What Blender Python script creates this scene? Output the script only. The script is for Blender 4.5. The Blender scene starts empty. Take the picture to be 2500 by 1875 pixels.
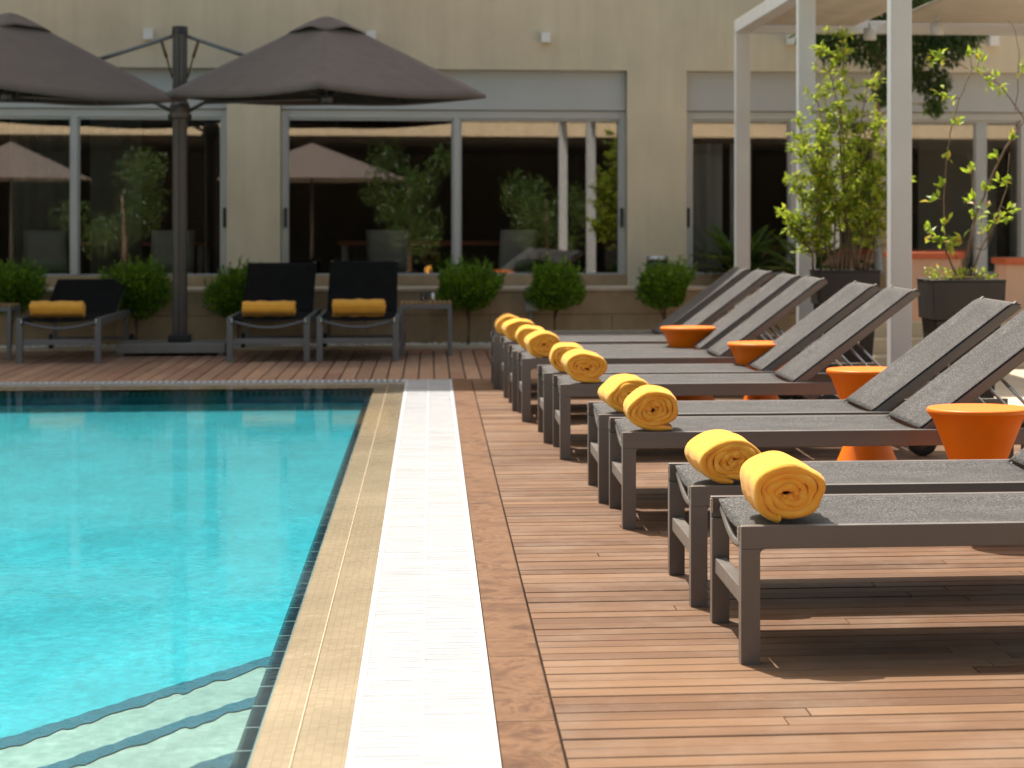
import bpy, math, random
from mathutils import Vector, Matrix, Quaternion
R = random.Random(7)
PI = math.pi
sc = bpy.context.scene
col = sc.collection

# ---------------------------------------------------------------- helpers
class MB:
    """collects shapes, builds ONE mesh object"""
    def __init__(s): s.v = []; s.f = []; s.sm = []
    def add(s, vs, fs, smooth=False):
        b = len(s.v); s.v += [tuple(p) for p in vs]
        s.f += [tuple(b + i for i in q) for q in fs]; s.sm += [smooth] * len(fs)
    def box(s, x0, x1, y0, y1, z0, z1, M=None):
        vs = [Vector(p) for p in ((x0,y0,z0),(x1,y0,z0),(x1,y1,z0),(x0,y1,z0),(x0,y0,z1),(x1,y0,z1),(x1,y1,z1),(x0,y1,z1))]
        if M is not None: vs = [M @ p for p in vs]
        s.add(vs, [(3,2,1,0),(4,5,6,7),(0,1,5,4),(1,2,6,5),(2,3,7,6),(3,0,4,7)])
    def bar(s, a, b, w, h, up=Vector((0,0,1))):
        a, b = Vector(a), Vector(b); d = (b - a); L = d.length; d.normalize()
        x = d.cross(up)
        if x.length < 1e-4: x = d.cross(Vector((0,1,0)))
        x.normalize(); z = x.cross(d)
        M = Matrix((x, d, z)).transposed().to_4x4(); M.translation = a
        s.box(-w/2, w/2, 0, L, -h/2, h/2, M)
    def tube(s, pts, r, n=8, caps=True):
        pts = [Vector(p) for p in pts]
        rs = r if isinstance(r, (list, tuple)) else [r] * len(pts)
        vs = []; fs = []
        ref = None
        for i, p in enumerate(pts):
            d = (pts[min(i+1, len(pts)-1)] - pts[max(i-1, 0)]).normalized()
            if ref is None:
                ref = d.cross(Vector((0,0,1)))
                if ref.length < .05: ref = d.cross(Vector((0,1,0)))
            x = (ref - d * ref.dot(d)).normalized(); ref = x; y = d.cross(x)
            for k in range(n):
                a = 2*PI*k/n; vs.append(p + (x*math.cos(a) + y*math.sin(a)) * rs[i])
        for i in range(len(pts)-1):
            for k in range(n):
                k2 = (k+1) % n; fs.append((i*n+k, i*n+k2, (i+1)*n+k2, (i+1)*n+k))
        if caps: fs.append(tuple(range(n))[::-1]); fs.append(tuple((len(pts)-1)*n+k for k in range(n)))
        s.add(vs, fs, True)
    def lathe(s, prof, n=48, c=(0,0,0)):
        vs = []; fs = []
        for r, z in prof:
            for k in range(n):
                a = 2*PI*k/n; vs.append((c[0]+r*math.cos(a), c[1]+r*math.sin(a), c[2]+z))
        for i in range(len(prof)-1):
            for k in range(n):
                k2 = (k+1) % n; fs.append((i*n+k, i*n+k2, (i+1)*n+k2, (i+1)*n+k))
        s.add(vs, fs, True)
    def grid(s, fn, nu, nv, smooth=True):
        vs = [fn(i/nu, j/nv) for j in range(nv+1) for i in range(nu+1)]
        fs = [(j*(nu+1)+i, j*(nu+1)+i+1, (j+1)*(nu+1)+i+1, (j+1)*(nu+1)+i) for j in range(nv) for i in range(nu)]
        s.add(vs, fs, smooth)
    def leaf(s, p, d, n, L, w, fold=.25):
        d = d.normalized(); x = d.cross(n)
        if x.length < 1e-3: x = d.cross(Vector((.3,.5,.8)))
        x.normalize(); n = x.cross(d)
        m = p + d*L*.5
        s.add([p, m + x*w*.5 + n*w*fold, p + d*L - n*L*.12, m - x*w*.5 + n*w*fold, m], [(0,4,1),(1,4,2),(0,3,4),(3,2,4)])
    def build(s, name, mat, parent=None, bevel=0, world=False, solid=0):
        me = bpy.data.meshes.new(name)
        v = s.v
        if world and parent is not None:
            t = parent
            while t.parent: t = t.parent
            l = t.location; v = [(a-l[0], b-l[1], c-l[2]) for a, b, c in v]
        me.from_pydata(v, [], s.f)
        me.polygons.foreach_set('use_smooth', s.sm); me.update()
        me.materials.append(mat)
        o = bpy.data.objects.new(name, me); col.objects.link(o)
        if parent is not None: o.parent = parent
        if solid:
            m = o.modifiers.new('thickness', 'SOLIDIFY'); m.thickness = solid; m.offset = 0
        if bevel:
            m = o.modifiers.new('bevel', 'BEVEL'); m.width = bevel; m.segments = 2; m.limit_method = 'ANGLE'
        return o

def thing(name, label, cat, loc=(0,0,0), rz=0, group=None):
    o = bpy.data.objects.new(name, None); o.empty_display_size = .2; col.objects.link(o)
    o.location = loc; o.rotation_euler = (0, 0, rz)
    return tag(o, label, cat, group)
def tag(o, label, cat, group=None):
    o['label'] = label; o['category'] = cat
    if group: o['group'] = group
    return o
def struct(o): o['kind'] = 'structure'; return o
def copy_tree(o, parent=None):
    c = o.copy(); col.objects.link(c); c.parent = parent
    for ch in [k for k in bpy.data.objects if k.parent == o]: copy_tree(ch, c)
    return c
def one(mb, name, mat, label, cat, loc, group=None, **kw):
    o = mb.build(name, mat, **kw); o.location = loc
    return tag(o, label, cat, group)

# ---------------------------------------------------------------- materials
class NT:
    def __init__(s, name):
        s.m = bpy.data.materials.new(name); s.m.use_nodes = True; s.t = s.m.node_tree; s.t.nodes.clear()
        s.out = s.n('ShaderNodeOutputMaterial')
    def n(s, k, **kw):
        o = s.t.nodes.new(k)
        for a, v in kw.items():
            if a.startswith('i_'):
                key = a[2:]; key = int(key) if key.isdigit() else key.replace('_', ' ')
                o.inputs[key].default_value = v
            else: setattr(o, a, v)
        return o
    def l(s, a, b): s.t.links.new(a, b)
    def coord(s, scale=(1,1,1), kind='Object'):
        t = s.n('ShaderNodeTexCoord'); m = s.n('ShaderNodeMapping'); m.inputs['Scale'].default_value = scale
        s.l(t.outputs[kind], m.inputs[0]); return m.outputs[0]
    def noise(s, co, scale, detail=3, rough=.5, dist=0):
        o = s.n('ShaderNodeTexNoise'); o.inputs['Scale'].default_value = scale; o.inputs['Detail'].default_value = detail
        o.inputs['Roughness'].default_value = rough; o.inputs['Distortion'].default_value = dist
        s.l(co, o.inputs['Vector']); return o.outputs['Fac']
    def ramp(s, fac, stops, interp='LINEAR'):
        o = s.n('ShaderNodeValToRGB'); e = o.color_ramp.elements; o.color_ramp.interpolation = interp
        while len(e) < len(stops): e.new(.5)
        for k, (p, c) in enumerate(stops):
            e[k].position = p; e[k].color = (c[0], c[1], c[2], 1) if not isinstance(c, (int, float)) else (c, c, c, 1)
        s.l(fac, o.inputs[0]); return o.outputs[0]
    def mix(s, a, b, fac, mode='MIX'):
        o = s.n('ShaderNodeMix', data_type='RGBA', blend_type=mode)
        for sock, v in ((o.inputs[0], fac), (o.inputs[6], a), (o.inputs[7], b)):
            if isinstance(v, (int, float)): sock.default_value = v
            elif isinstance(v, tuple): sock.default_value = (*v, 1)
            else: s.l(v, sock)
        return o.outputs[2]
    def bump(s, h, strength, dist=.01):
        o = s.n('ShaderNodeBump'); o.inputs['Strength'].default_value = strength; o.inputs['Distance'].default_value = dist
        s.l(h, o.inputs['Height']); return o.outputs[0]
    def island(s): return s.n('ShaderNodeNewGeometry').outputs['Random Per Island']
    def pbr(s, c, rough=.5, bump=None, metal=0, spec=.5, sheen=0):
        b = s.n('ShaderNodeBsdfPrincipled')
        for key, v in (('Base Color', c), ('Roughness', rough)):
            if isinstance(v, tuple): b.inputs[key].default_value = (*v, 1)
            elif isinstance(v, (int, float)): b.inputs[key].default_value = v
            else: s.l(v, b.inputs[key])
        b.inputs['Metallic'].default_value = metal; b.inputs['Specular IOR Level'].default_value = spec
        b.inputs['Sheen Weight'].default_value = sheen
        if bump is not None: s.l(bump, b.inputs['Normal'])
        s.l(b.outputs[0], s.out.inputs[0]); return b

def plain(name, c, rough=.5, metal=0, var=.12, scale=6, bump=0, spec=.5):
    k = NT(name); co = k.coord()
    n = k.noise(co, scale, 5, .6)
    lo = tuple(x*(1-var) for x in c); hi = tuple(min(1, x*(1+var)) for x in c)
    cc = k.ramp(n, [(.3, lo), (.7, hi)])
    bm = k.bump(k.noise(co, scale*25, 3), bump, .004) if bump else None
    k.pbr(cc, k.ramp(k.noise(co, scale*2.3, 4), [(.3, max(0, rough-.07)), (.7, min(1, rough+.07))]), bm, metal, spec); return k.m

def leafmat(name, dark, light, young=None, trans=.35):
    k = NT(name); i = k.island()
    st = [(0, dark), (.75, light)] + ([(1, young)] if young else [])
    c = k.ramp(i, st)
    b = k.pbr(c, .38, spec=.45)
    t = k.n('ShaderNodeBsdfTranslucent'); k.l(k.mix(c, (.55,.75,.08), .35), t.inputs[0])
    m = k.n('ShaderNodeMixShader', i_0=trans); k.l(b.outputs[0], m.inputs[1]); k.l(t.outputs[0], m.inputs[2])
    k.l(m.outputs[0], k.out.inputs[0]); return k.m

def boardmat(name, along, cols):
    k = NT(name); sx = (1.2, 22, 22) if along == 'x' else (22, 1.2, 22)
    i = k.island()
    co0 = k.coord(sx)
    ad = k.n('ShaderNodeVectorMath', operation='ADD'); sc_ = k.n('ShaderNodeMath', operation='MULTIPLY', i_1=57.)
    k.l(i, sc_.inputs[0]); k.l(co0, ad.inputs[0]); k.l(sc_.outputs[0], ad.inputs[1])
    co = ad.outputs[0]
    base = k.ramp(i, cols)
    g = k.noise(co, 2.2, 6, .65, .6)
    c = k.mix(base, k.ramp(g, [(.25, .55), (.5, .95), (.75, 1.2)]), .75, 'MULTIPLY')
    big = k.noise(k.coord((.8,.8,.8)), 1.3, 3)
    c = k.mix(c, k.ramp(big, [(.3, (.82,.8,.8)), (.7, (1.08,1.05,1.0))]), 1, 'MULTIPLY')
    sp = k.noise(k.coord((1,1,1)), 9, 2); c = k.mix(c, (.2,.13,.09), k.ramp(sp, [(.70, 0), (.8, .35)]))
    du = k.noise(k.coord((1,1,1)), 2.6, 5, .7); c = k.mix(c, (.27,.205,.155), k.ramp(du, [(.45, 0), (.72, .38)]))
    k.pbr(c, k.ramp(g, [(.2, .58), (.8, .75)]), k.bump(g, .25, .003), spec=.16); return k.m

M = {}
M['deck'] = boardmat('weathered_teak_boards', 'x', [(0, (.105,.053,.028)), (.3, (.165,.09,.05)), (.55, (.14,.073,.041)), (.8, (.215,.122,.066)), (1, (.13,.064,.032))])
M['deck_far'] = boardmat('darker_teak_boards', 'y', [(0, (.30,.155,.105)), (.4, (.36,.215,.140)), (.7, (.43,.262,.172)), (1, (.31,.18,.115))])
M['gap'] = plain('dark_underdeck', (.02,.015,.012), .9)
k = NT('swirled_brown_stone'); co = k.coord(); i = k.island()
ad = k.n('ShaderNodeVectorMath', operation='ADD'); k.l(co, ad.inputs[0]); mm = k.n('ShaderNodeMath', operation='MULTIPLY', i_1=31.); k.l(i, mm.inputs[0]); k.l(mm.outputs[0], ad.inputs[1])
n1 = k.noise(ad.outputs[0], 3.2, 8, .66, 3.2); n2 = k.noise(ad.outputs[0], 12, 6, .6, 1.5)
c = k.ramp(n1, [(.25, (.045,.017,.007)), (.42, (.115,.051,.022)), (.55, (.175,.09,.044)), (.66, (.09,.037,.016)), (.8, (.19,.108,.06))])
c = k.mix(c, k.ramp(n2, [(.3, .7), (.6, 1.05)]), .7, 'MULTIPLY')
k.pbr(c, .6, k.bump(n2, .1, .003), spec=.15); M['stone_strip'] = k.m
M['grate'] = plain('white_plastic_grating', (.455,.464,.474), .45, var=.04, scale=3)
M['channel'] = plain('grey_drain_channel', (.34,.34,.34), .8)  # one even grey for the channel under the slats

def mosaic(name, tile, c1, c2, grout, wet=False, rough=.2, ms=.008, shimmer=0):
    k = NT(name); co = k.coord()
    b = k.n('ShaderNodeTexBrick', offset=0, squash=1)
    b.inputs['Color1'].default_value = (*c1, 1); b.inputs['Color2'].default_value = (*c2, 1); b.inputs['Mortar'].default_value = (*grout, 1)
    b.inputs['Scale'].default_value = 1; b.inputs['Brick Width'].default_value = tile[0]; b.inputs['Row Height'].default_value = tile[1]
    b.inputs['Mortar Size'].default_value = ms*.25; b.inputs['Mortar Smooth'].default_value = .3
    k.l(co, b.inputs['Vector'])
    big = k.noise(co, 1.6, 4, .6)
    c = k.mix(b.outputs[0], k.ramp(big, [(.3, .82), (.7, 1.12)]), 1, 'MULTIPLY')
    if shimmer:  # light and dark of caustics and ripples painted into the tile colour
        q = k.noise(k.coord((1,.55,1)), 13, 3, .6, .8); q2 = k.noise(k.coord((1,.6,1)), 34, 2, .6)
        c = k.mix(c, k.ramp(q, [(.3, 1-shimmer), (.48, 1.0), (.62, 1+shimmer*.7), (.72, 1+shimmer*1.5)]), 1, 'MULTIPLY')
        c = k.mix(c, k.ramp(q2, [(.35, 1-shimmer*.6), (.65, 1+shimmer*.8)]), 1, 'MULTIPLY')
    bm = None
    if wet:
        w = k.noise(k.coord((3, 1, 1)), 9, 3, .5, .3); bm = k.bump(w, .10, .02)
    k.pbr(c, rough, bm, spec=.5); return k.m
M['beige'] = mosaic('wet_beige_mosaic', (.022,.022), (.38,.305,.20), (.42,.345,.235), (.34,.28,.19), True, .06, .006)
M['line'] = plain('pale_grout_line', (.52,.44,.32), .3, var=.05)
M['lip'] = mosaic('dark_blue_edge_tile', (.045,.24), (.022,.027,.042), (.034,.040,.058), (.45,.45,.42), False, .18, .02)
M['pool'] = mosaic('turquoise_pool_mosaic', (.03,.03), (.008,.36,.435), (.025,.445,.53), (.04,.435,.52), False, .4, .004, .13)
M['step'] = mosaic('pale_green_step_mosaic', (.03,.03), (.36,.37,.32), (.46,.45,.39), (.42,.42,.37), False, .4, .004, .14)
M['nosing'] = plain('navy_step_nosing', (.03,.085,.14), .3, var=.3, scale=14)

# water: clear tinted sheet, Fresnel mirror with small ripples
k = NT('pool_water'); co = k.coord((1,1,1))
w1 = k.noise(co, 4.2, 3, .55, .4); w2 = k.noise(co, 15, 3, .5, .3)
ad = k.n('ShaderNodeMath', operation='MULTIPLY_ADD', i_1=.35); k.l(w2, ad.inputs[0]); k.l(w1, ad.inputs[2])
w3 = k.noise(co, 46, 2, .5); ad3 = k.n('ShaderNodeMath', operation='MULTIPLY_ADD', i_1=.2); k.l(w3, ad3.inputs[0]); k.l(ad.outputs[0], ad3.inputs[2]); ad = ad3
bm = k.bump(ad.outputs[0], .055, .012)
fr = k.n('ShaderNodeFresnel', i_IOR=1.45); k.l(bm, fr.inputs['Normal'])
tr = k.n('ShaderNodeBsdfTransparent'); tr.inputs[0].default_value = (.75,.97,.985,1)
gl = k.n('ShaderNodeBsdfGlossy'); gl.inputs['Roughness'].default_value = .02; k.l(bm, gl.inputs['Normal'])
mx = k.n('ShaderNodeMixShader'); k.l(fr.outputs[0], mx.inputs[0]); k.l(tr.outputs[0], mx.inputs[1]); k.l(gl.outputs[0], mx.inputs[2])
k.l(mx.outputs[0], k.out.inputs[0]); M['water'] = k.m
# window glass
k = NT('window_glass')
lw = k.n('ShaderNodeFresnel', i_IOR=1.52)
f2 = k.n('ShaderNodeMath', operation='MULTIPLY_ADD', i_1=1.5, i_2=.13); k.l(lw.outputs[0], f2.inputs[0])
tr = k.n('ShaderNodeBsdfTransparent'); tr.inputs[0].default_value = (.93,.94,.93,1)
gl = k.n('ShaderNodeBsdfGlossy'); gl.inputs['Roughness'].default_value = .0
mx = k.n('ShaderNodeMixShader'); k.l(f2.outputs[0], mx.inputs[0]); k.l(tr.outputs[0], mx.inputs[1]); k.l(gl.outputs[0], mx.inputs[2])
k.l(mx.outputs[0], k.out.inputs[0]); M['glass'] = k.m
k = NT('drinking_glass'); b = k.n('ShaderNodeBsdfGlass', i_IOR=1.45); b.inputs['Roughness'].default_value = 0; k.l(b.outputs[0], k.out.inputs[0]); M['clear'] = k.m

M['metal'] = plain('taupe_grey_coated_aluminium', (.165,.145,.131), .36, .25, .06, 3, .05)
M['metal_back'] = plain('grey_coated_aluminium', (.17,.165,.165), .4, .2, .06, 3)
M['silver'] = plain('bright_steel', (.6,.6,.6), .28, .9, .05)
M['rubber'] = plain('black_rubber', (.014,.014,.014), .6)
def slingmat(name, lo, hi, rough):
    k = NT(name); co = k.coord((1,1,1))
    s1 = k.noise(k.coord((1,.7,1)), 165, 3, .75); s2 = k.noise(co, 7, 4, .6, .4); wv = k.noise(k.coord((9,1,1)), 14, 3, .6)
    c = k.ramp(s1, [(.38, lo), (.52, tuple((a+b)*.38 for a, b in zip(lo, hi))), (.66, hi)])
    c = k.mix(c, k.ramp(s2, [(.3, .72), (.7, 1.2)]), 1, 'MULTIPLY')
    c = k.mix(c, k.ramp(wv, [(.3, .85), (.7, 1.1)]), .6, 'MULTIPLY')
    b = k.pbr(c, rough, k.bump(s1, .35, .002), spec=.2 if hi[0] > .1 else .1, sheen=.06 if hi[0] > .1 else 0); b.inputs['Sheen Roughness'].default_value = .15; return k.m
M['sling'] = slingmat('grey_mesh_sling', (.006,.006,.006), (.165,.159,.156), .7)
M['sling_dark'] = slingmat('black_mesh_sling', (.006,.006,.006), (.022,.022,.023), .8)
k = NT('yellow_terry'); co = k.coord()
n1 = k.noise(co, 170, 3, .85); n2 = k.noise(co, 18, 4, .6); n3 = k.noise(k.coord((2,22,2)), 6, 4, .65)
c = k.ramp(n2, [(.3, (.93,.405,.05)), (.7, (.97,.46,.075))])
hh = k.n('ShaderNodeMath', operation='MULTIPLY_ADD', i_1=2.5); k.l(n3, hh.inputs[0]); k.l(n1, hh.inputs[2])
b = k.pbr(c, .95, k.bump(hh.outputs[0], .5, .004), spec=.03, sheen=.22); pass; M['towel'] = k.m
M['towel_back'] = M['towel']
k = NT('orange_moulded_plastic'); co = k.coord(); n = k.noise(co, 5, 4)
b = k.pbr(k.ramp(n, [(.3, (.88,.175,.004)), (.7, (.95,.205,.006))]), .42, k.bump(k.noise(co, 160, 2), .06, .002), spec=.3);  M['orange'] = k.m
k = NT('taupe_parasol_canvas'); co = k.coord()
n = k.noise(co, 5, 5, .6); wv = k.noise(co, 240, 2); big = k.noise(k.coord((1,1,3)), 3.2, 3, .5, .6)
hh = k.n('ShaderNodeMath', operation='MULTIPLY_ADD', i_1=6.); k.l(big, hh.inputs[0]); k.l(wv, hh.inputs[2])
b = k.pbr(k.ramp(n, [(.3, (.148,.113,.098)), (.7, (.168,.13,.112))]), .85, k.bump(hh.outputs[0], .25, .01), spec=.2, sheen=.2)
t = k.n('ShaderNodeBsdfTranslucent'); t.inputs[0].default_value = (.1,.07,.05,1)
m_ = k.n('ShaderNodeMixShader', i_0=.12); k.l(b.outputs[0], m_.inputs[1]); k.l(t.outputs[0], m_.inputs[2]); k.l(m_.outputs[0], k.out.inputs[0]); M['canvas'] = k.m
M['underside_shade'] = plain('parasol_underside_shade', (.035,.028,.022), .9)
M['mast'] = plain('brown_grey_mast', (.10,.088,.082), .35, .35, .08, 2)
M['galv'] = plain('galvanised_plate', (.24,.22,.20), .5, .2, .12, 4)
M['brass'] = plain('brown_gas_strut', (.16,.095,.04), .4, .4)
# render on the facade: cream plaster with faint stains
def plaster(name, c, scale=1.2, amt=.10):
    k = NT(name); co = k.coord()
    a = k.noise(co, scale, 6, .62); b2 = k.noise(k.coord((1,1,.25)), 3.2, 4, .6); f = k.noise(co, 120, 3)
    cc = k.ramp(a, [(.28, tuple(x*(1-amt) for x in c)), (.72, tuple(min(1,x*(1+amt*.6)) for x in c))])
    cc = k.mix(cc, k.ramp(b2, [(.3, .9), (.65, 1.04)]), .8, 'MULTIPLY')
    b3 = k.noise(k.coord((2.2,2.2,.12)), 5, 4, .65); cc = k.mix(cc, k.ramp(b3, [(.32, .86), (.5, 1.0), (.7, 1.05)]), .32, 'MULTIPLY')
    k.pbr(cc, .85, k.bump(f, .12, .003), spec=.2); return k.m
M['plaster'] = plaster('cream_render', (.69,.60,.445))
M['plaster_r'] = plaster('peach_render', (.72,.47,.34))
M['limestone'] = plaster('honey_limestone', (.44,.315,.19), 5, .22)
M['limecap'] = plaster('pale_limestone_cap', (.62,.5,.35), 5, .12)
M['alu'] = plain('white_aluminium_frame', (.50,.50,.485), .35, 0, .04, 2)
M['shutter'] = plain('grey_shutter_panel', (.47,.475,.47), .5, 0, .05, 1.5)
M['black'] = plain('black_plastic', (.012,.012,.013), .35)
M['white'] = plain('white_painted_metal', (.80,.80,.78), .4, 0, .03, 2)
M['post'] = plain('pale_grey_painted_steel', (.50,.505,.51), .42, 0, .05, 2.5)
M['awning'] = plaster('beige_awning_cloth', (.50,.475,.41), 2, .06)
M['planter'] = plain('dark_brown_planter', (.018,.0145,.0135), .5, 0, .15, 5, .05)
M['soil'] = plain('soil', (.05,.035,.022), .95, var=.4, scale=40)
M['pebble'] = leaf_p = plain('white_pebbles', (.70,.66,.58), .7, var=.2, scale=30)
M['bark'] = plain('brown_bark', (.15,.10,.065), .85, var=.4, scale=25, bump=.4)
M['bark_pale'] = plain('pale_bark', (.40,.31,.22), .8, var=.25, scale=14, bump=.3)
M['teak'] = boardmat('teak_table_slats', 'y', [(0, (.40,.24,.11)), (1, (.5,.31,.15))])
M['patio'] = plaster('cream_patio_stone', (.60,.49,.36), 2.5, .12)
M['ground'] = plaster('pale_ground', (.36,.30,.22), .3, .15)
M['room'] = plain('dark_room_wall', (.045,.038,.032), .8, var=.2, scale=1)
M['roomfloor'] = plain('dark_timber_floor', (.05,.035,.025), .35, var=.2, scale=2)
M['curtain'] = plain('grey_green_curtain', (.30,.30,.25), .9, var=.12, scale=3)
M['blind'] = plain('dark_red_timber_blind', (.085,.028,.018), .5, var=.2, scale=5)
M['tabletop'] = plain('orange_table_edge', (.62,.13,.045), .4, var=.1)
M['chair'] = plain('white_moulded_chair', (.82,.80,.77), .4, var=.05)
M['dried'] = plain('dried_yellow_flowers', (.65,.42,.12), .9, var=.3, scale=40)
M['boxleaf'] = leafmat('topiary_leaves', (.02,.075,.008), (.15,.31,.02), (.34,.52,.04), .40)
M['potleaf'] = leafmat('yellow_green_leaves', (.09,.15,.015), (.36,.42,.04), (.62,.55,.07), .5)
M['youngleaf'] = leafmat('young_lime_leaves', (.12,.22,.015), (.36,.45,.03), (.55,.25,.08), .5)
M['treeleaf'] = leafmat('dark_tree_leaves', (.008,.022,.005), (.03,.075,.012), None, .25)
M['palmleaf'] = leafmat('cycad_leaflets', (.02,.065,.014), (.09,.19,.025), (.18,.28,.04), .3)

# ---------------------------------------------------------------- ground, deck, pool
PX, PF, PN, PL = -.40, 16.20, 2.4, -9.5        # pool edges: right, far, near, left
mb = MB(); mb.add([(-250,-250,-.62),(250,-250,-.62),(250,250,-.62),(-250,250,-.62)], [(0,1,2,3)])
struct(mb.build('ground', M['ground']))
mb = MB()
mb.box(3.4, 14, -14, 22.1, -.3, -.004); mb.box(-14, -9.9, -14, 20.8, -.3, -.004)
mb.box(-9.9, -.19, -14, 2.0, -.3, -.004); mb.box(.3, 3.4, -14, -.02, -.3, -.004); mb.box(-.19, .3, -14, 1.0, -.3, -.004)
struct(mb.build('patio', M['patio']))
def boards(mb, along, a0, a1, b0, b1, w=.0865, gap=.0065, z=0, rnd=R, lens=(1.3, 3.4)):
    b = b0
    while b + w <= b1 + 1e-6:
        a = a0 - rnd.uniform(0, 1.6); 
        while a < a1:
            L = rnd.uniform(*lens); s0, s1 = max(a, a0), min(a+L-.003, a1)
            if s1 - s0 > .05:
                dz = rnd.uniform(-.0012, .0012)
                if along == 'x': q = (s0, s1, b, b+w)
                else: q = (b, b+w, s0, s1)
                c = .0025; x0, x1, y0, y1 = q
                vs = [(x0,y0,z-.02),(x1,y0,z-.02),(x1,y1,z-.02),(x0,y1,z-.02),
                      (x0,y0,z-c+dz),(x1,y0,z-c+dz),(x1,y1,z-c+dz),(x0,y1,z-c+dz),
                      (x0+c*.3,y0+c,z+dz),(x1-c*.3,y0+c,z+dz),(x1-c*.3,y1-c,z+dz),(x0+c*.3,y1-c,z+dz)]
                mb.add(vs, [(0,1,5,4),(1,2,6,5),(2,3,7,6),(3,0,4,7),(4,5,9,8),(5,6,10,9),(6,7,11,10),(7,4,8,11),(8,9,10,11)])
            a += L
        b += w + gap
mb = MB(); boards(mb, 'x', .300, 3.39, 0, 16.84); struct(mb.build('deck', M['deck']))
mb = MB(); boards(mb, 'y', -9.8, 3.39, 0, 0) if False else None
def far_boards(mb):
    x = -9.8
    while x < 3.38:
        a = 16.87
        cut = R.choice((18.3, 19.2, 20.0, 17.6))
        for s0, s1 in ((16.87, cut-.002), (cut+.002, 20.76)):
            dz = R.uniform(-.0015, .0015); c = .0025; x0, x1 = x, x+.107; z = 0
            vs = [(x0,s0,z-.02),(x1,s0,z-.02),(x1,s1,z-.02),(x0,s1,z-.02),(x0,s0,z-c+dz),(x1,s0,z-c+dz),(x1,s1,z-c+dz),(x0,s1,z-c+dz),
                  (x0+c,s0+c*.3,z+dz),(x1-c,s0+c*.3,z+dz),(x1-c,s1-c*.3,z+dz),(x0+c,s1-c*.3,z+dz)]
            mb.add(vs, [(0,1,5,4),(1,2,6,5),(2,3,7,6),(3,0,4,7),(4,5,9,8),(5,6,10,9),(6,7,11,10),(7,4,8,11),(8,9,10,11)])
        x += .117
mb = MB(); far_boards(mb); struct(mb.build('deck_far', M['deck_far']))
mb = MB(); mb.box(.296, 3.4, -.02, 16.845, -.3, -.021); mb.box(-9.9, 3.4, 16.862, 20.765, -.3, -.0215); struct(mb.build('deck_base', M['gap']))
# brown stone strip along the grating, cross joints
mb = MB(); y = 1.02
while y < 16.8:
    L = R.uniform(.75, 1.25); y1 = min(y+L, 16.84)
    mb.box(.156, .294, y, y1-.004, -.3, .001); y = y1
struct(mb.build('stone_strip', M['stone_strip'], bevel=.002))
# drain gratings
def grating(name, along, label):
    mb = MB(); base = MB(); n = 0
    if along == 'y':
        x0, x1, xm = -.186, .153, -.02
        for a, b in ((x0, x0+.018), (x1-.018, x1), (xm-.004, xm+.004)): mb.box(a, b, 1.0, 16.84, -.03, .003)
        y = 1.01
        while y < 16.83:
            mod = int(y/.33) != int((y+.0118)/.33)
            w = .0118 if mod else .0080
            for a, b in ((x0+.018, xm-.004), (xm+.004, x1-.018)):
                mb.box(a+.0005, b-.0005, y, y+w, -.012, .0015 + R.uniform(-.0004, .0004))
            y += .0118
        base.box(x0+.001, x1-.001, 1.0, 16.84, -.10, -.031)
    else:
        for a, b in ((16.632, 16.644), (16.842, 16.855)): mb.box(-9.8, -.188, a, b, -.03, .003)
        x = -9.8
        while x < -.21:
            mb.box(x, x+.026, 16.6445, 16.8415, -.012, .0015); x += .045
        base.box(-9.8, -.189, 16.633, 16.854, -.10, -.031)
    t = thing(name, label, 'drain grate', (-.02, 8, 0) if along == 'y' else (-4, 16.74, 0))
    mb.build('slat_panel', M['grate'], t, world=True); base.build('channel', M['channel'], t, world=True)
grating('drain_grate', 'y', 'long white slatted drain grating between the beige pool edge and the brown stone strip')
grating('drain_grate', 'x', 'thin white slatted drain grating along the far end of the pool')
# overflow edge of beige mosaic (right and far), thin pale line, dark lip
mb = MB()
mb.add([(PX,1,-.012),(-.188,1,-.006),(-.188,16.63,-.006),(PX,PF,-.012)], [(0,1,2,3)])
mb.add([(PX,PF,-.012),(-.188,16.63,-.006),(-9.8,16.63,-.006),(-9.8,PF,-.012)], [(0,1,2,3)])
mb.add([(-9.8,2.0,-.006),(-.4,2.0,-.006),(-.4,PN,-.012),(-9.8,PN,-.012)], [(0,1,2,3)])
struct(mb.build('pool_edge', M['beige']))
mb = MB(); mb.add([(-.310,1,-.0050),(-.3065,1,-.0050),(-.3065,16.3,-.0050),(-.310,16.3,-.0050)], [(0,1,2,3)])
struct(mb.build('pool_edge_line', M['line']))
mb = MB()
mb.box(PX-.045, PX, PN, PF, -.06, -.026)                       # ledge under the waterline, right
mb.box(-9.8, PX-.046, PF-.045, PF, -.06, -.026)
struct(mb.build('pool_edge_tile', M['lip']))
# basin
D = .36
mb = MB()
mb.grid(lambda u, v: (-9.8 + u*(9.8+PX-.045), PN + v*(PF-.045-PN), -.34 + .23*v), 4, 6, False)
mb.add([(-9.8,PF-.045,-.5),(PX-.045,PF-.045,-.5),(PX-.045,PF-.045,-.061),(-9.8,PF-.045,-.061)], [(0,1,2,3)])
mb.add([(PX-.045,PN,-.5),(PX-.045,PN,-.061),(PX-.045,PF-.045,-.061),(PX-.045,PF-.045,-.5)], [(0,1,2,3)])
mb.add([(-9.8,PN,-.5),(-9.8,PN,-.02),(PX-.045,PN,-.02),(PX-.045,PN,-.5)], [(0,1,2,3)])
mb.add([(-9.8,PN,-.5),(-9.8,PF,-.5),(-9.8,PF,-.02),(-9.8,PN,-.02)], [(0,1,2,3)])
struct(mb.build('pool_basin', M['pool']))
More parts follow.
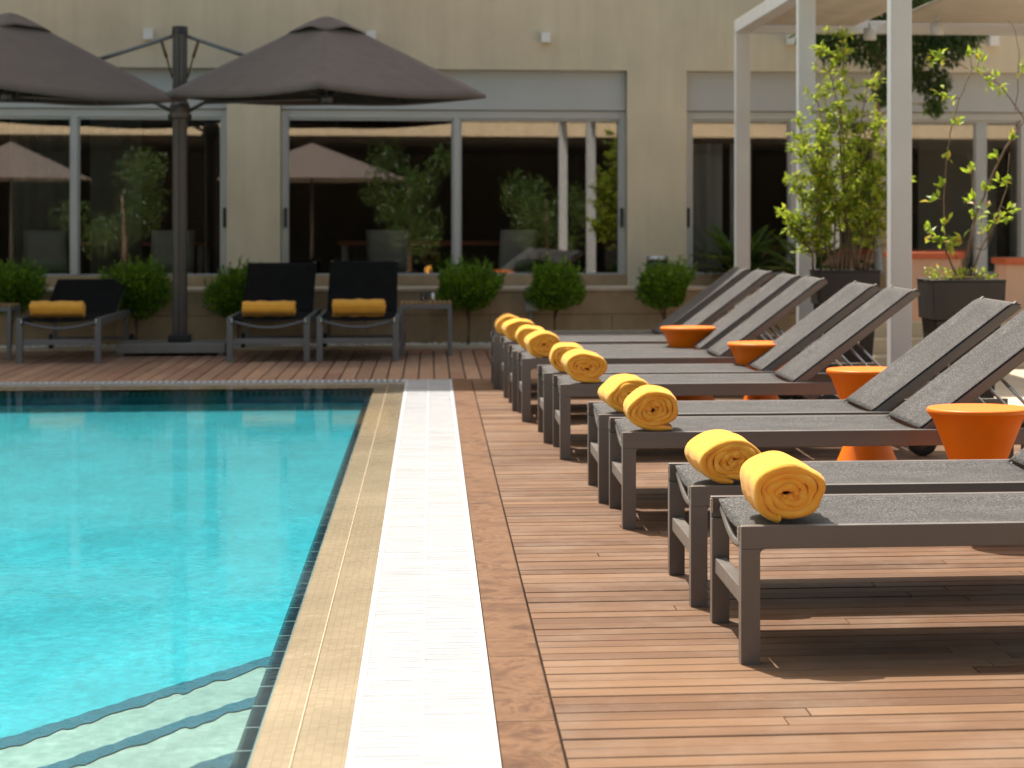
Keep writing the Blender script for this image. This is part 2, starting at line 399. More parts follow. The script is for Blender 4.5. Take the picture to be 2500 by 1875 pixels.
# diagonal corner steps
XR = PX-.046
def step(y_at_edge, ztop, zbot, slope=1.72, xl=-6.0, nose=.055, seed=1):
    st = MB(); ns = MB(); rr = random.Random(seed)
    yl = y_at_edge + slope*(xl-XR)
    N = 420
    f = lambda t: (XR + t*(xl-XR), y_at_edge + t*(yl-y_at_edge))
    far = [f(i/N) for i in range(N+1)]
    keep = [(x, y) for x, y in far if y > PN+.02]
    top = [(x, y + .004*math.sin(j*.21+seed*2) + .007*math.sin(j*.83+seed) + .007*math.sin(j*1.9+seed*3), ztop) for j, (x, y) in enumerate(keep)] + [(keep[-1][0], PN+.01, ztop), (XR, PN+.01, ztop)]
    st.add(top, [tuple(range(len(top)))])
    m = len(keep)
    wk = [(x, y + .004*math.sin(j*.21+seed*2) + .007*math.sin(j*.83+seed) + .007*math.sin(j*1.9+seed*3)) for j, (x, y) in enumerate(keep)]
    st.add([(x, y, ztop) for x, y in wk] + [(x, y, zbot) for x, y in wk], [(i, i+1, m+i+1, m+i) for i in range(m-1)])
    # nosing tiles, wavering a little
    dx, dy = -1.72/1.99, 1/1.99
    for i in range(m-1):
        wv = lambda j: (keep[j][0], keep[j][1] + .004*math.sin(j*.21+seed*2) + .007*math.sin(j*.83+seed) + .007*math.sin(j*1.9+seed*3))
        a, b = wv(i), wv(i+1)
        w = nose
        ns.add([(a[0]+.0, a[1]-w*(1+.12*math.sin(i*.7)+.08*math.sin(i*1.6)), ztop+.003), (b[0], b[1]-w*(1+.12*math.sin((i+1)*.7)+.08*math.sin((i+1)*1.6)), ztop+.003), (b[0], b[1]+.004, ztop+.003), (a[0], a[1]+.004, ztop+.003)], [(0,1,2,3)])
        ns.add([(a[0], a[1]+.004, ztop+.003), (b[0], b[1]+.004, ztop+.003), (b[0], b[1]+.004, ztop-.04), (a[0], a[1]+.004, ztop-.04)], [(0,1,2,3)])
    return st, ns
steps = MB(); noses = MB()
for y0, zt, zb, sd in ((7.37+.05, -.20, -.5, 1), (6.33+.05, -.12, -.2, 2), (5.36+.05, -.055, -.12, 3)):
    a, b = step(y0, zt, zb, 1.72, seed=sd, nose=.16 if sd == 1 else .13)
    steps.add(a.v, a.f); noses.add(b.v, b.f)
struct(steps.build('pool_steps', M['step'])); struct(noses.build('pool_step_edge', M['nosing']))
mb = MB(); mb.grid(lambda u, v: (-9.8 + u*(9.8+PX), PN + v*(PF-PN), -.0135), 1, 1)
struct(mb.build('water', M['water']))
# curb and pebble bed at the foot of the stone wall
mb = MB(); mb.box(-9.8, 3.4, 20.77, 20.83, -.3, .03)
struct(mb.build('curb', M['limecap'], bevel=.004))
mb = MB(); mb.box(-9.8, 3.4, 20.831, 21.30, -.3, .0); struct(mb.build('planting_bed', M['soil']))
mb = MB(); rr = random.Random(5)
ico = [(0,0,1),(.9,0,.35),(.28,.85,.35),(-.72,.52,.35),(-.72,-.52,.35),(.28,-.85,.35),(0,0,-.6)]
icf = [(0,1,2),(0,2,3),(0,3,4),(0,4,5),(0,5,1),(6,2,1),(6,3,2),(6,4,3),(6,5,4),(6,1,5)]
for _ in range(2600):
    x = rr.uniform(-4.6, 3.3); y = rr.uniform(20.84, 21.28); s_ = rr.uniform(.012, .032); a = rr.uniform(0, 6.28)
    mb.add([(x+s_*(p[0]*math.cos(a)-p[1]*math.sin(a))*1.2, y+s_*(p[0]*math.sin(a)+p[1]*math.cos(a)), s_*.5+p[2]*s_*.7) for p in ico], icf, True)
o = mb.build('pebbles', M['pebble']); o['kind'] = 'stuff'

# ---------------------------------------------------------------- stone retaining wall + hotel building
t = thing('stone_wall', 'low honey coloured limestone wall behind the pebble bed, under the windows', 'wall', (-1, 21.4, 0))
mb = MB(); x = -9.8; j = 0
for z0, z1 in ((-.2, .285), (.289, .505)):
    x = -9.8 + (0.6 if z0 > 0 else 0)
    while x < 3.62:
        L = 1.15; mb.box(x, min(x+L-.004, 3.62), 21.30, 22.10, z0, z1); x += L
mb.build('stone_blocks', M['limestone'], t, world=True, bevel=.003)
mb = MB(); mb.box(-9.8, 3.63, 21.285, 22.098, .5055, .535); mb.build('wall_cap', M['limecap'], t, world=True, bevel=.003)

FY = 22.10
B = thing('hotel_building', 'cream rendered hotel facade with wide dark sliding windows across the back', 'building', (0, FY, 0))
mb = MB()
HT = 11.9; HL = 4.4; XT = -.1
for a, b in ((-1.952, -1.447), (1.910, 2.494), (-9.2, -8.6), (7.4, 8.0)): mb.box(a, b, FY, FY+.34, -.2, 2.634)
mb.box(-13, XT, FY, FY+.34, 2.634, HT); mb.box(XT, 14, FY, FY+.34, 2.634, HL)
mb.box(-13, -9.2, FY, FY+.34, -.2, 2.634); mb.box(8.0, 14, FY, FY+.34, -.2, 2.634)
mb.build('wall', M['plaster'], B, world=True)
mb = MB(); mb.box(-13, XT-.01, FY+.341, FY+9, 3.3, HT-.1); mb.box(XT, 14, FY+.341, FY+9, 3.3, HL-.1); mb.build('roof', M['plaster'], B, world=True)
mb = MB()
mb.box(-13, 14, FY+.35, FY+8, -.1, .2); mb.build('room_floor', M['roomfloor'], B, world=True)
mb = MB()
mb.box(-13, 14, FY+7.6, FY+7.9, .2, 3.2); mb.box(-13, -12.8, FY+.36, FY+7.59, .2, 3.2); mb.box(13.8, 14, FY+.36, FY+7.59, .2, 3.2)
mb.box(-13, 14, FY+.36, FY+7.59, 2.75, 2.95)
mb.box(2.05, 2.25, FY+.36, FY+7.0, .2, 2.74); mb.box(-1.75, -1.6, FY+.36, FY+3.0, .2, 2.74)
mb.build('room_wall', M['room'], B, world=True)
def window(x0, x1, mulls, handles, sill=True):
    y0, y1 = FY+.13, FY+.21
    w = MB(); fw = .055
    W = None
    w.box(x0, x0+fw, y0, y1, .6365, 2.24); w.box(x1-fw, x1, y0, y1, .6365, 2.24)
    w.box(x0+fw, x1-fw, y0, y1, 2.165, 2.24); w.box(x0+fw, x1-fw, y0, y1, .6365, .642)
    W = w.build('window', M['alu'], B, world=True, bevel=.004)
    for mx in mulls:
        s_ = MB(); s_.box(mx-.03, mx+.03, y0-.02, y1+.01, .643, 2.164); s_.build('mullion', M['alu'], W, world=True, bevel=.003)
    edges = [x0+fw] + list(mulls) + [x1-fw]
    for k_, (a, b) in enumerate(zip(edges[:-1], edges[1:])):
        p = MB(); q = MB()
        a2 = a + (.031 if k_ else .001); b2 = b - (.031 if k_ < len(edges)-2 else .001)
        fr = .018 
        xc = (a2+b2)/2; sk = lambda x: FY+.168+.03*(x-xc)
        p.add([(x, sk(x)+dy+.005*(z-1.4), z) for dy in (0,.005) for x, z in ((a2+fr,.653),(b2-fr,.653),(b2-fr,2.14),(a2+fr,2.14))], [(0,1,2,3),(7,6,5,4),(0,4,5,1),(1,5,6,2),(2,6,7,3),(3,7,4,0)]); p.build('pane', M['glass'], W, world=True)
        for u in ((a2, a2+fr, .643, 2.163), (b2-fr, b2, .643, 2.163), (a2+fr, b2-fr, .643, .652), (a2+fr, b2-fr, 2.141, 2.163)):
            q.box(u[0], u[1], FY+.150, FY+.185, u[2], u[3])
        q.build('sash', M['alu'], W, world=True)
    for hx in handles:
        h = MB(); h.box(hx-.014, hx+.014, y0-.026, y0-.001, 1.10, 1.29); h.build('handle', M['black'], W, world=True, bevel=.004)
    s_ = MB(); s_.box(x0-.0, x1, FY+.02, FY+.26, .2, .636); s_.build('sill', M['limestone'], B, world=True, bevel=.004)
    s_ = MB(); s_.box(x0+.002, x1-.002, FY+.10, FY+.26, 2.246, 2.632)
    n = max(1, round((x1-x0)/1.7))
    s_.build('shutter_box', M['shutter'], B, world=True, bevel=.003)
window(-8.58, -1.956, [-6.8, -5.1, -3.405], [-1.985])
window(-1.443, 1.906, [.25], [-1.40, 1.865])
window(2.498, 7.38, [3.57, 4.46, 5.9], [2.525])
# things inside the room
def dining_table(x, y, label, L=1.6):
    t = thing('dining_table', label, 'table', (x, y, .2), 0, 'dining tables inside')
    mb = MB(); mb.box(-L/2, L/2, -.4, .4, .71, .75); mb.build('tabletop', M['tabletop'], t, bevel=.004)
    for sx in (-1, 1):
        for sy in (-1, 1):
            mb = MB(); mb.box(sx*(L/2-.06)-.025, sx*(L/2-.06)+.025, sy*.34-.025, sy*.34+.025, 0, .709); mb.build('leg', M['chair'], t)
    return t
dining_table(-3.0, 23.5, 'orange topped table indoors behind the left window', 1.5)
dining_table(.0, 23.9, 'orange topped table indoors behind the middle window', 1.9)
def chair0():
    t = thing('dining_chair', '', 'chair', (0,0,.2), 0, 'white chairs inside')
    mb = MB(); mb.box(-.21,.21,-.21,.21,.43,.46); mb.build('seat', M['chair'], t, bevel=.01)
    mb = MB(); mb.grid(lambda u, v: (-.21+.42*u, .21+.05*v+.03*math.cos((u-.5)*PI), .47+.40*v), 6, 4); mb.build('backrest', M['chair'], t, solid=.02)
    for sx in (-1,1):
        for sy in (-1,1):
            mb = MB(); mb.tube([(sx*.18,sy*.18,.43),(sx*.21,sy*.22,0)], .016); mb.build('leg', M['chair'], t)
    return t
c0 = chair0()
for i_, (x, y, rz, lb) in enumerate(((-.38, 23.25, 2.9, 'white chair indoors seen just right of the black loungers'), (.75, 23.3, -2.6, 'white chair indoors right of the middle mullion'),
                          (-3.75, 23.1, 3.0, 'white chair indoors left of the left mullion'), (-2.6, 23.0, 3.4, 'white chair indoors behind the parasol mast'))):
    c_ = c0 if i_ == 0 else copy_tree(c0); c_.location = (x, y, .2); c_.rotation_euler.z = rz; c_['label'] = lb
mb = MB(); z = .9
while z < 2.2:
    mb.box(-.36, .36, -.006, .006, z, z+.035); z += .048
mb.box(-.37, .37, -.012, .012, 2.2, 2.26); mb.box(-.30, -.285, -.008, .008, .9, 2.2); mb.box(.285, .30, -.008, .008, .9, 2.2)
one(mb, 'slatted_blind', M['blind'], 'dark red slatted timber blind behind the left window, next to the mast', 'blind', (-2.70, 24.1, 0))
def curtain(x, w, label):
    mb = MB(); mb.grid(lambda u, v: (-w/2+w*u, .03*math.sin(u*w*28), .22+2.4*v), int(w*60), 2)
    one(mb, 'curtain', M['curtain'], label, 'curtain', (x, 23.0, 0), 'curtains inside', solid=.004)
curtain(-3.85, .6, 'grey green curtain at the far left window pane')
curtain(-3.12, .5, 'grey green curtain just right of the left mullion')
for x, w, lb in ((2.78, .30, 'pale grey curtain panel at the left side of the right window'), (3.12, .22, 'narrow pale curtain panel behind the first pergola post')):
    mb = MB(); mb.grid(lambda u, v: (-w/2+w*u, .03*math.sin(u*w*30), .22+1.72*v), int(w*80), 2)
    one(mb, 'curtain', M['white'], lb, 'curtain', (x, 22.75, 0), 'curtains inside', solid=.004)
t = thing('room_partition', 'pale blue grey partition with tall dark slots inside the rightmost window', 'partition', (5.4, 24.3, .2))
mb = MB()
for a, b in ((-1.25,-.82),(-.68,-.30),(-.12,.75),(.9,1.9)): mb.box(a, b, 0, .12, 0, 2.5)
for a, b in ((-.82,-.68),(-.30,-.12),(.75,.9)): mb.box(a, b, .05, .12, 0, .5); mb.box(a, b, .05, .12, 1.75, 2.5)
mb.build('panel', M['shutter'], t)
mb = MB()
for a, b in ((-.82,-.68),(-.30,-.12),(.75,.9)): mb.box(a+.002, b-.002, .10, .11, .502, 1.748)
mb.build('slot', M['black'], t)
# vase with dried flowers indoors
t = thing('flower_vase', 'small vase of dried yellow flowers indoors above the side table', 'vase', (-.02, 22.75, .2))
mb = MB(); mb.lathe([(.0,0),(.05,0),(.06,.2),(.035,.38),(.05,.46),(.045,.46)], 20); mb.build('vase_body', M['chair'], t)
mb = MB(); rr = random.Random(3)
for _ in range(160):
    d = Vector((rr.gauss(0,1), rr.gauss(0,1), rr.gauss(.2,.8))).normalized(); p = Vector((0,0,.60)) + d*.075*rr.uniform(.5,1)
    mb.leaf(p, d, Vector((rr.gauss(0,1),rr.gauss(0,1),rr.gauss(0,1))), .05, .03)
mb.tube([(0,0,.44),(0,0,.58)], .01); mb.build('flowers', M['dried'], t)

# wall lamps: small white cubes on the facade
def lamp_proto():
    t = thing('wall_lamp', '', 'wall lamp', (0,0,0), 0, 'cube wall lamps on the facade')
    mb = MB(); mb.box(-.045,.045,-.10,-.012,-.05,.05); mb.build('lamp_body', M['white'], t, bevel=.004)
    mb = MB(); mb.box(-.03,.03,-.0115,-.001,-.035,.035); mb.build('mount', M['alu'], t)
    return t
lp = lamp_proto()
for i_, (x, lb) in enumerate(((-2.686, 'white cube wall lamp left of the parasol mast'), (-.575, 'white cube wall lamp half hidden by the right parasol canopy'), (1.110, 'white cube wall lamp on open cream wall above the middle window'),
                   (3.52, 'white cube wall lamp seen between two pergola posts'), (5.55, 'white cube wall lamp at the right edge of the photo'))):
    c_ = lp if i_ == 0 else copy_tree(lp); c_.location = (x, FY, 2.945); c_['label'] = lb
# grey electrical box on the stone wall
t = thing('electric_box', 'small pale grey box fixed to the stone wall behind a clipped shrub', 'electrical box', (.93, 21.30, .43))
mb = MB(); mb.box(-.05,.07,-.06,-.001,-.11,.12); mb.build('box_body', M['shutter'], t, bevel=.006)
mb = MB(); mb.tube([(0,-.03,-.112),(0,-.03,-.43)], .012); mb.build('conduit', M['shutter'], t)
# black ash bin on the wall top
t = thing('ash_bin', 'black cylindrical ash bin with chrome top standing on the stone wall', 'bin', (2.17, 21.75, .535))
mb = MB(); mb.lathe([(0,0),(.098,0),(.102,.01),(.102,.25),(.0,.25)], 36); mb.build('bin_body', M['black'], t)
mb = MB(); mb.lathe([(.0,.252),(.104,.252),(.107,.262),(.104,.288),(.085,.292),(.0,.280)], 36); mb.build('rim', M['silver'], t)

# ---------------------------------------------------------------- sun loungers
LW, LH = .68, .372
def lounger(angle, mat, slingm, name='sun_lounger'):
    t = thing(name, '', 'sun lounger')
    HX = 1.16
    for y0 in (0, LW-.032):
        mb = MB(); mb.box(0, 1.92, y0, y0+.032, LH-.062, LH); mb.build('side_rail', mat, t, bevel=.0022)
    for y0 in (0, LW-.05):
        mb = MB(); mb.box(0, .052, y0, y0+.05, 0, LH-.0621)
        # small fillet in the corner of leg and rail
        for i_ in range(4):
            a0, a1 = i_*PI/8, (i_+1)*PI/8
            r = .014; cx, cz = .052+r, LH-.0625-r
            pts = [(cx-r*math.cos(a), cz+r*math.sin(a)) for a in (a0, a1)]
            yy = (y0+.002, y0+.030) if y0 == 0 else (y0+.02, y0+.048)
            mb.add([(pts[0][0], yy[0], pts[0][1]), (pts[1][0], yy[0], pts[1][1]), (.052, yy[0], LH-.0625),
                    (pts[0][0], yy[1], pts[0][1]), (pts[1][0], yy[1], pts[1][1]), (.052, yy[1], LH-.0625)], [(0,1,2),(5,4,3),(0,3,4,1)])
        mb.build('leg', mat, t, bevel=.0015)
        mb = MB(); mb.box(1.74, 1.78, y0+.008, y0+.042, .085, LH-.0625); mb.build('leg', mat, t, bevel=.003)
    mb = MB(); mb.box(.008, .044, .0505, LW-.0505, .150, .195); mb.build('stretcher', mat, t, bevel=.003)
    mb = MB(); mb.box(1.745, 1.775, .045, LW-.045, .10, .13); mb.build('axle_bar', mat, t, bevel=.003)
    mb = MB(); mb.tube([(.035, .033+ (LW-.066)*u, LH-.03-.058*math.sin(PI*u)) for u in [i_/16 for i_ in range(17)]], .013, 8); mb.build('cross_bar', mat, t)
    for y0, y1 in ((.033, .046), (LW-.046, LW-.033)):
        mb = MB(); mb.box(-.004, .003, y0, y1, LH-.045, LH-.005); mb.build('bracket', M['silver'], t)
    sag = lambda u, x: -(.009 + .022*math.exp(-x/.10)) * math.sin(PI*u)**.8 if 0 < u < 1 else 0
    mb = MB(); mb.grid(lambda u, v: ((.022 + v*(HX-.022)), .030 + u*(LW-.060), LH-.003 + sag(u, v*HX) - .004*math.exp(-v*40)), 18, 40); mb.build('seat_sling', slingm, t, solid=.004)
    ca, sa = math.cos(angle), math.sin(angle); BL = .80
    pt = lambda s_, n_: (HX + s_*ca - n_*sa, LH - .012 + s_*sa + n_*ca)
    def barb(mb, s0, s1, y0, y1, n0, n1):
        a, b, c, d = pt(s0, n0), pt(s1, n0), pt(s1, n1), pt(s0, n1)
        mb.add([(a[0],y0,a[1]),(b[0],y0,b[1]),(c[0],y0,c[1]),(d[0],y0,d[1]),(a[0],y1,a[1]),(b[0],y1,b[1]),(c[0],y1,c[1]),(d[0],y1,d[1])],
               [(0,1,2,3),(7,6,5,4),(0,4,5,1),(1,5,6,2),(2,6,7,3),(3,7,4,0)])
    mb = MB()
    barb(mb, .0, BL, .036, .062, -.040, 0); barb(mb, .0, BL, LW-.062, LW-.036, -.040, 0)
    barb(mb, BL-.03, BL-.002, .0625, LW-.0625, -.038, -.008); barb(mb, .36, .385, .0625, LW-.0625, -.038, -.012)
    mb.build('back_frame', mat, t, bevel=.004)
    def bs(u, v):
        s_ = .015 + v*(BL+.004-.015); n_ = .006 - .012*math.sin(PI*u)*math.sin(PI*min(1, v*1.05))
        if v > .96: n_ -= .03*(v-.96)/.04
        p = pt(s_, n_); return (p[0], .034 + u*(LW-.068), p[1])
    mb = MB(); mb.grid(bs, 18, 32); mb.build('back_sling', slingm, t, solid=.004)
    for yy in (.10, LW-.10):
        a = pt(.40, -.04); mb = MB(); mb.tube([(a[0], yy, a[1]), (a[0]+.24, yy, LH-.05)], .007, 8); 
        mb.tube([(a[0], yy-.018, a[1]), (a[0], yy+.018, a[1])], .014, 10); mb.build('strut', M['silver'], t)
    mb = MB(); mb.box(1.74, 1.768, .033, LW-.033, LH-.055, LH-.022); mb.build('rear_bar', mat, t, bevel=.003)
    for yy in (-.03, LW-.002):
        w = MB(); n = 28; prof = [(.045,0),(.070,0),(.076,.006),(.076,.026),(.070,.032),(.045,.032)]
        vs = []; fs = []
        for r, q in prof:
            for k_ in range(n): a = 2*PI*k_/n; vs.append((1.82+r*math.cos(a), yy+q, .0765+r*math.sin(a)))
        for i_ in range(len(prof)-1):
            for k_ in range(n): fs.append((i_*n+k_, i_*n+(k_+1) % n, (i_+1)*n+(k_+1) % n, (i_+1)*n+k_))
        w.add(vs, fs, True); W_ = w.build('wheel', M['rubber'], t)
        h = MB(); h.tube([(1.82, yy+.004, .0765), (1.82, yy+.028, .0765)], .0445, 24); h.build('hub', mat, W_)
    return t
G1 = 'sun loungers in pairs along the pool'
spots = [  # foot corner x, y
 (.826, 6.020, 'nearest sun lounger at the front of the row, cut off by the right photo edge'),
 (.795, 6.930, 'sun lounger directly behind the nearest one, head end cut off by the photo edge'),
 (.733, 8.690, 'sun lounger just behind the largest orange table, nearer of its pair'),
 (.700, 9.490, 'sun lounger between the two largest orange tables, farther of its pair'),
 (.636, 11.220, 'sun lounger just behind the second largest orange table, third pair from the camera'),
 (.595, 12.040, 'farther sun lounger of the middle pair, its back leaning before the planters'),
 (.530, 13.300, 'nearer sun lounger of the fourth pair, behind the third orange table'),
 (.500, 14.050, 'farther sun lounger of the fourth pair, in front of the smallest orange table'),
 (.480, 15.080, 'sunlit sun lounger of the last pair, behind the smallest orange table'),
 (.435, 15.860, 'farthest sun lounger of the row, in shade with a black looking back')]
proto = lounger(math.radians(37), M['metal'], M['sling'])
loungers = []
for i_, (x, y, lb) in enumerate(spots):
    o = proto if i_ == 0 else copy_tree(proto)
    o.location = (x, y, 0); o['label'] = lb; o['group'] = G1; loungers.append(o)
G2 = 'black loungers facing the pool'
for ang, x, y, lb in ((21, -2.70, 19.00, 'black lounger left of the parasol mast with its back laid low'), (33, -1.00, 19.0, 'black lounger just right of the parasol base, upright back'), (34, -.265, 19.0, 'black lounger beside the slatted side table')):
    o = lounger(math.radians(ang), M['metal_back'], M['sling_dark']); o.location = (x, y, 0); o.rotation_euler.z = PI/2; o['label'] = lb; o['group'] = G2

# ---------------------------------------------------------------- rolled towels
def towel_mesh(seed, L=.35, A=.102, Bz=.074, turns=4.2, tail=.0):
    rr = random.Random(seed); mb = MB()
    r0 = .010; N = int(turns*44); pitch = (A-r0)/turns; h = pitch*.475
    ph = [rr.uniform(0, 6.28) for _ in range(6)]
    prof = [(0, -1)]
    end0 = -PI*.5 + rr.uniform(-.5, .2)           # outer end angle (underneath)
    rows = []
    sq = Bz/A
    def center(th, r):
        q = r/A
        wob = 1 + (.13*math.sin(2*th+ph[0]+2.5*q) + .10*math.sin(3*th+ph[1]+4*q) + .05*math.sin(5*th+ph[2])) * (1-.72*q)
        x = r*wob*math.cos(th); z = r*wob*math.sin(th)*sq
        x += .010*(1-q)*math.sin(ph[2]); z += .008*(1-q)*math.cos(ph[3])
        return Vector((x, 0, z))
    path = []
    for i_ in range(N+1):
        th = end0 - 2*PI*turns*(1 - i_/N); r = r0 + (A-r0-h)*(i_/N)
        path.append(center(th, r))
    if tail:
        d = Vector((1, 0, -.02))
        p = path[-1].copy()
        for k_ in range(6): path.append(p + d*(tail*(k_+1)/6))
    vs = []; fs = []
    prof = []
    ne = 5
    NB = 9
    for k_ in range(ne+1): a = PI/2 + PI*k_/ne; prof.append((math.sin(a), 0, math.cos(a)*1.0))   # front rounding (n, 0, axial)
    nP = 2*(ne+1) + 2*NB
    for i_, p in enumerate(path):
        d = (path[min(i_+1, len(path)-1)] - path[max(i_-1, 0)]).normalized(); n = Vector((-d.z, 0, d.x))
        edge_f = .0035*math.sin(i_*.23+ph[4]) + .0035*math.sin(i_*.61+ph[5]) + .010*(1 - i_/len(path))*(1 if seed % 2 else -.5)
        hh = h*(1 + .16*math.sin(i_*.37+ph[3]) + .12*math.sin(i_*.83+ph[1]))
        if i_ < 3: hh *= (.4, .75, .92)[i_]
        if i_ > len(path)-4: hh *= (.9, .7, .45)[i_-len(path)+3]
        ring = []
        for k_ in range(ne+1):
            a = PI*k_/ne; ring.append(p + n*(hh*math.cos(a)) + Vector((0, edge_f + hh*(1-math.sin(a)), 0)))
        def side(sgn, k_):
            y = hh + (L-2*hh)*k_/(NB+1)
            wr = .0036*math.sin(y*38+ph[2]+i_*.06) + .0022*math.sin(y*95+ph[0]-i_*.09) if i_ > len(path)*.72 else 0
            return p + n*(sgn*hh + wr) + Vector((0, y, 0))
        for k_ in range(1, NB+1): ring.append(side(-1, k_))
        for k_ in range(ne+1):
            a = PI*k_/ne; ring.append(p - n*(hh*math.cos(a)) + Vector((0, L - hh*(1-math.sin(a)) + edge_f, 0)))
        for k_ in range(NB, 0, -1): ring.append(side(1, k_))
        vs += ring
    m = nP
    for i_ in range(len(path)-1):
        for k_ in range(m): fs.append((i_*m+k_, i_*m+(k_+1) % m, (i_+1)*m+(k_+1) % m, (i_+1)*m+k_))
    fs.append(tuple(range(m))); fs.append(tuple((len(path)-1)*m+k_ for k_ in range(m))[::-1])
    zmin = min(v.z for v in vs)
    mb.add([v - Vector((0,0,zmin)) for v in vs], fs, True)
    return mb
GT = 'yellow towels rolled on the loungers'
tw = [
 ((.948, 6.06), 'largest rolled yellow towel, on the nearest lounger, spiral end facing the camera'),
 ((.912, 6.955), 'rolled yellow towel directly behind the largest one, its spiral half covered'),
 ((.838, 8.715), 'rolled yellow towel with a folded flap on the third lounger from the camera'),
 ((.826, 9.53), 'rolled yellow towel half hidden behind the flapped one, fourth lounger'),
 ((.752, 11.25), 'rolled yellow towel with the round open spiral on the fifth lounger'),
 ((.705, 12.06), 'rolled yellow towel just behind the open spiral, sixth lounger'),
 ((.645, 13.33), 'rolled yellow towel on the nearer lounger of the fourth pair'),
 ((.605, 14.06), 'rolled yellow towel peeking behind, on the farther lounger of the fourth pair'),
 ((.575, 15.10), 'small rolled yellow towel on the sunlit lounger of the last pair'),
 ((.535, 15.88), 'farthest rolled yellow towel, shaded, at the end of the row')]
for i_, ((x, y), lb) in enumerate(tw):
    mbt = towel_mesh((11, 22, 37, 48, 57, 64, 75, 82, 95, 104)[i_], (.36, .35, .34, .36, .35, .37, .35, .35, .36, .35)[i_], .113 if i_ == 0 else .107, .077 if i_ == 0 else (.076,.074,.077,.071,.078,.070,.075,.072,.076,.072)[i_], (4.2, 4.4, 4.8, 4.4, 4.9, 4.3, 4.2, 4.0, 4.0, 4.0)[i_], (.012, 0, .075, 0, .05, .0, -.0, 0, 0, 0)[i_])
    o = one(mbt, 'rolled_towel', M['towel'], lb, 'towel', (x + .022, y, LH-.004), GT)
    o.rotation_euler.z = (-.02, .03, -.04, .05, .01, -.05, .03, -.03, .04, 0)[i_]
for x, y, lb, sd in ((-3.08, 19.18, 'rolled yellow towel on the black lounger left of the mast', 5), (-1.345, 19.18, 'rolled yellow towel on the middle black lounger, left of the pillar edge', 6), (-.605, 19.18, 'rolled yellow towel on the black lounger beside the side table', 9)):
    o = one(towel_mesh(sd, .43, .088, .072, 3.6, 0), 'rolled_towel', M['towel_back'], lb, 'towel', (x-.215, y, LH-.008), GT)
    o.rotation_euler.z = -PI/2
    o.location = (x-.215, y+.0, LH-.010)

# ---------------------------------------------------------------- orange hourglass tables
def orange_table():
    t = thing('hourglass_table', '', 'side table')
    p = [(.0,0),(.165,0),(.170,.006)]
    for i_ in range(1, 22):
        z = .006 + (.468-.006)*i_/22; q = z/.49
        r = .086 + .084*max(0, (1-q/.46))**1.35 if q < .46 else .086 + .100*((q-.46)/.54)**1.12
        p.append((r, z))
    p += [(.187,.468),(.190,.472)]
    mb = MB(); mb.lathe(p, 64); mb.build('pedestal', M['orange'], t)
    mb = MB(); mb.lathe([(.1895,.4725),(.191,.478),(.190,.487),(.186,.490),(.170,.4885),(.0,.4885)], 64); mb.build('top', M['orange'], t)
    return t
ot = orange_table()
for i_, (x, y, lb) in enumerate(((2.03, 8.30, 'largest orange hourglass table, cut by the lounger at the right edge'), (2.03, 10.46, 'orange hourglass table with its flared foot showing under the rails'),
                      (1.86, 12.72, 'mid-sized orange hourglass table left of the second largest'), (1.665, 14.58, 'smallest orange hourglass table, farthest along the lounger row'))):
    o = ot if i_ == 0 else copy_tree(ot); o.location = (x, y, 0); o['label'] = lb; o['group'] = 'orange tables between loungers'

# ---------------------------------------------------------------- slatted side tables with glasses
def side_table(x, y, label):
    t = thing('slatted_side_table', label, 'side table', (x, y, 0), 0, 'slatted side tables')
    mb = MB(); n = 11
    for i_ in range(n):
        a = -.225 + .45*i_/n; mb.box(a+.006, a+.035, -.225, .225, .445, .462)
    mb.build('tabletop', M['teak'], t)
    mb = MB(); mb.box(-.225,.225,-.225,-.19,.405,.444); mb.box(-.225,.225,.19,.225,.405,.444); mb.box(-.225,-.19,-.189,.189,.405,.444); mb.box(.19,.225,-.189,.189,.405,.444)
    mb.build('table_frame', M['metal_back'], t, bevel=.003)
    for sx in (-1,1):
        for sy in (-1,1):
            mb = MB(); mb.box(sx*.2075-.0175, sx*.2075+.0175, sy*.2075-.0175, sy*.2075+.0175, 0, .4045); mb.build('leg', M['metal_back'], t, bevel=.003)
    return t
side_table(-.045, 19.95, 'slatted wooden side table with grey metal legs right of the black loungers')
side_table(-3.74, 19.75, 'slatted wooden side table at the left edge of the photo')
def tumbler(x, y, label, r=.03, h=.07):
    mb = MB(); mb.lathe([(0,0),(r*.9,0),(r,h),(r*.92,h),(r*.83,.008),(0,.008)], 20)
    one(mb, 'glass_tumbler', M['clear'], label, 'glass', (x, y, .4625), 'glasses on the side tables')
tumbler(-.06, 19.93, 'clear glass on the side table right of the black loungers')
tumbler(-3.70, 19.72, 'clear glass on the side table at the left edge, right one', .034, .075)
tumbler(-3.79, 19.75, 'clear glass on the side table at the left edge, left one', .034, .075)
mb = MB(); mb.lathe([(0,0),(.017,0),(.018,.003),(.018,.072),(.014,.076),(0,.076)], 18)
one(mb, 'metal_shaker', M['silver'], 'shiny metal cylinder beside the glass on the side table', 'shaker', (.015, 19.96, .4625))

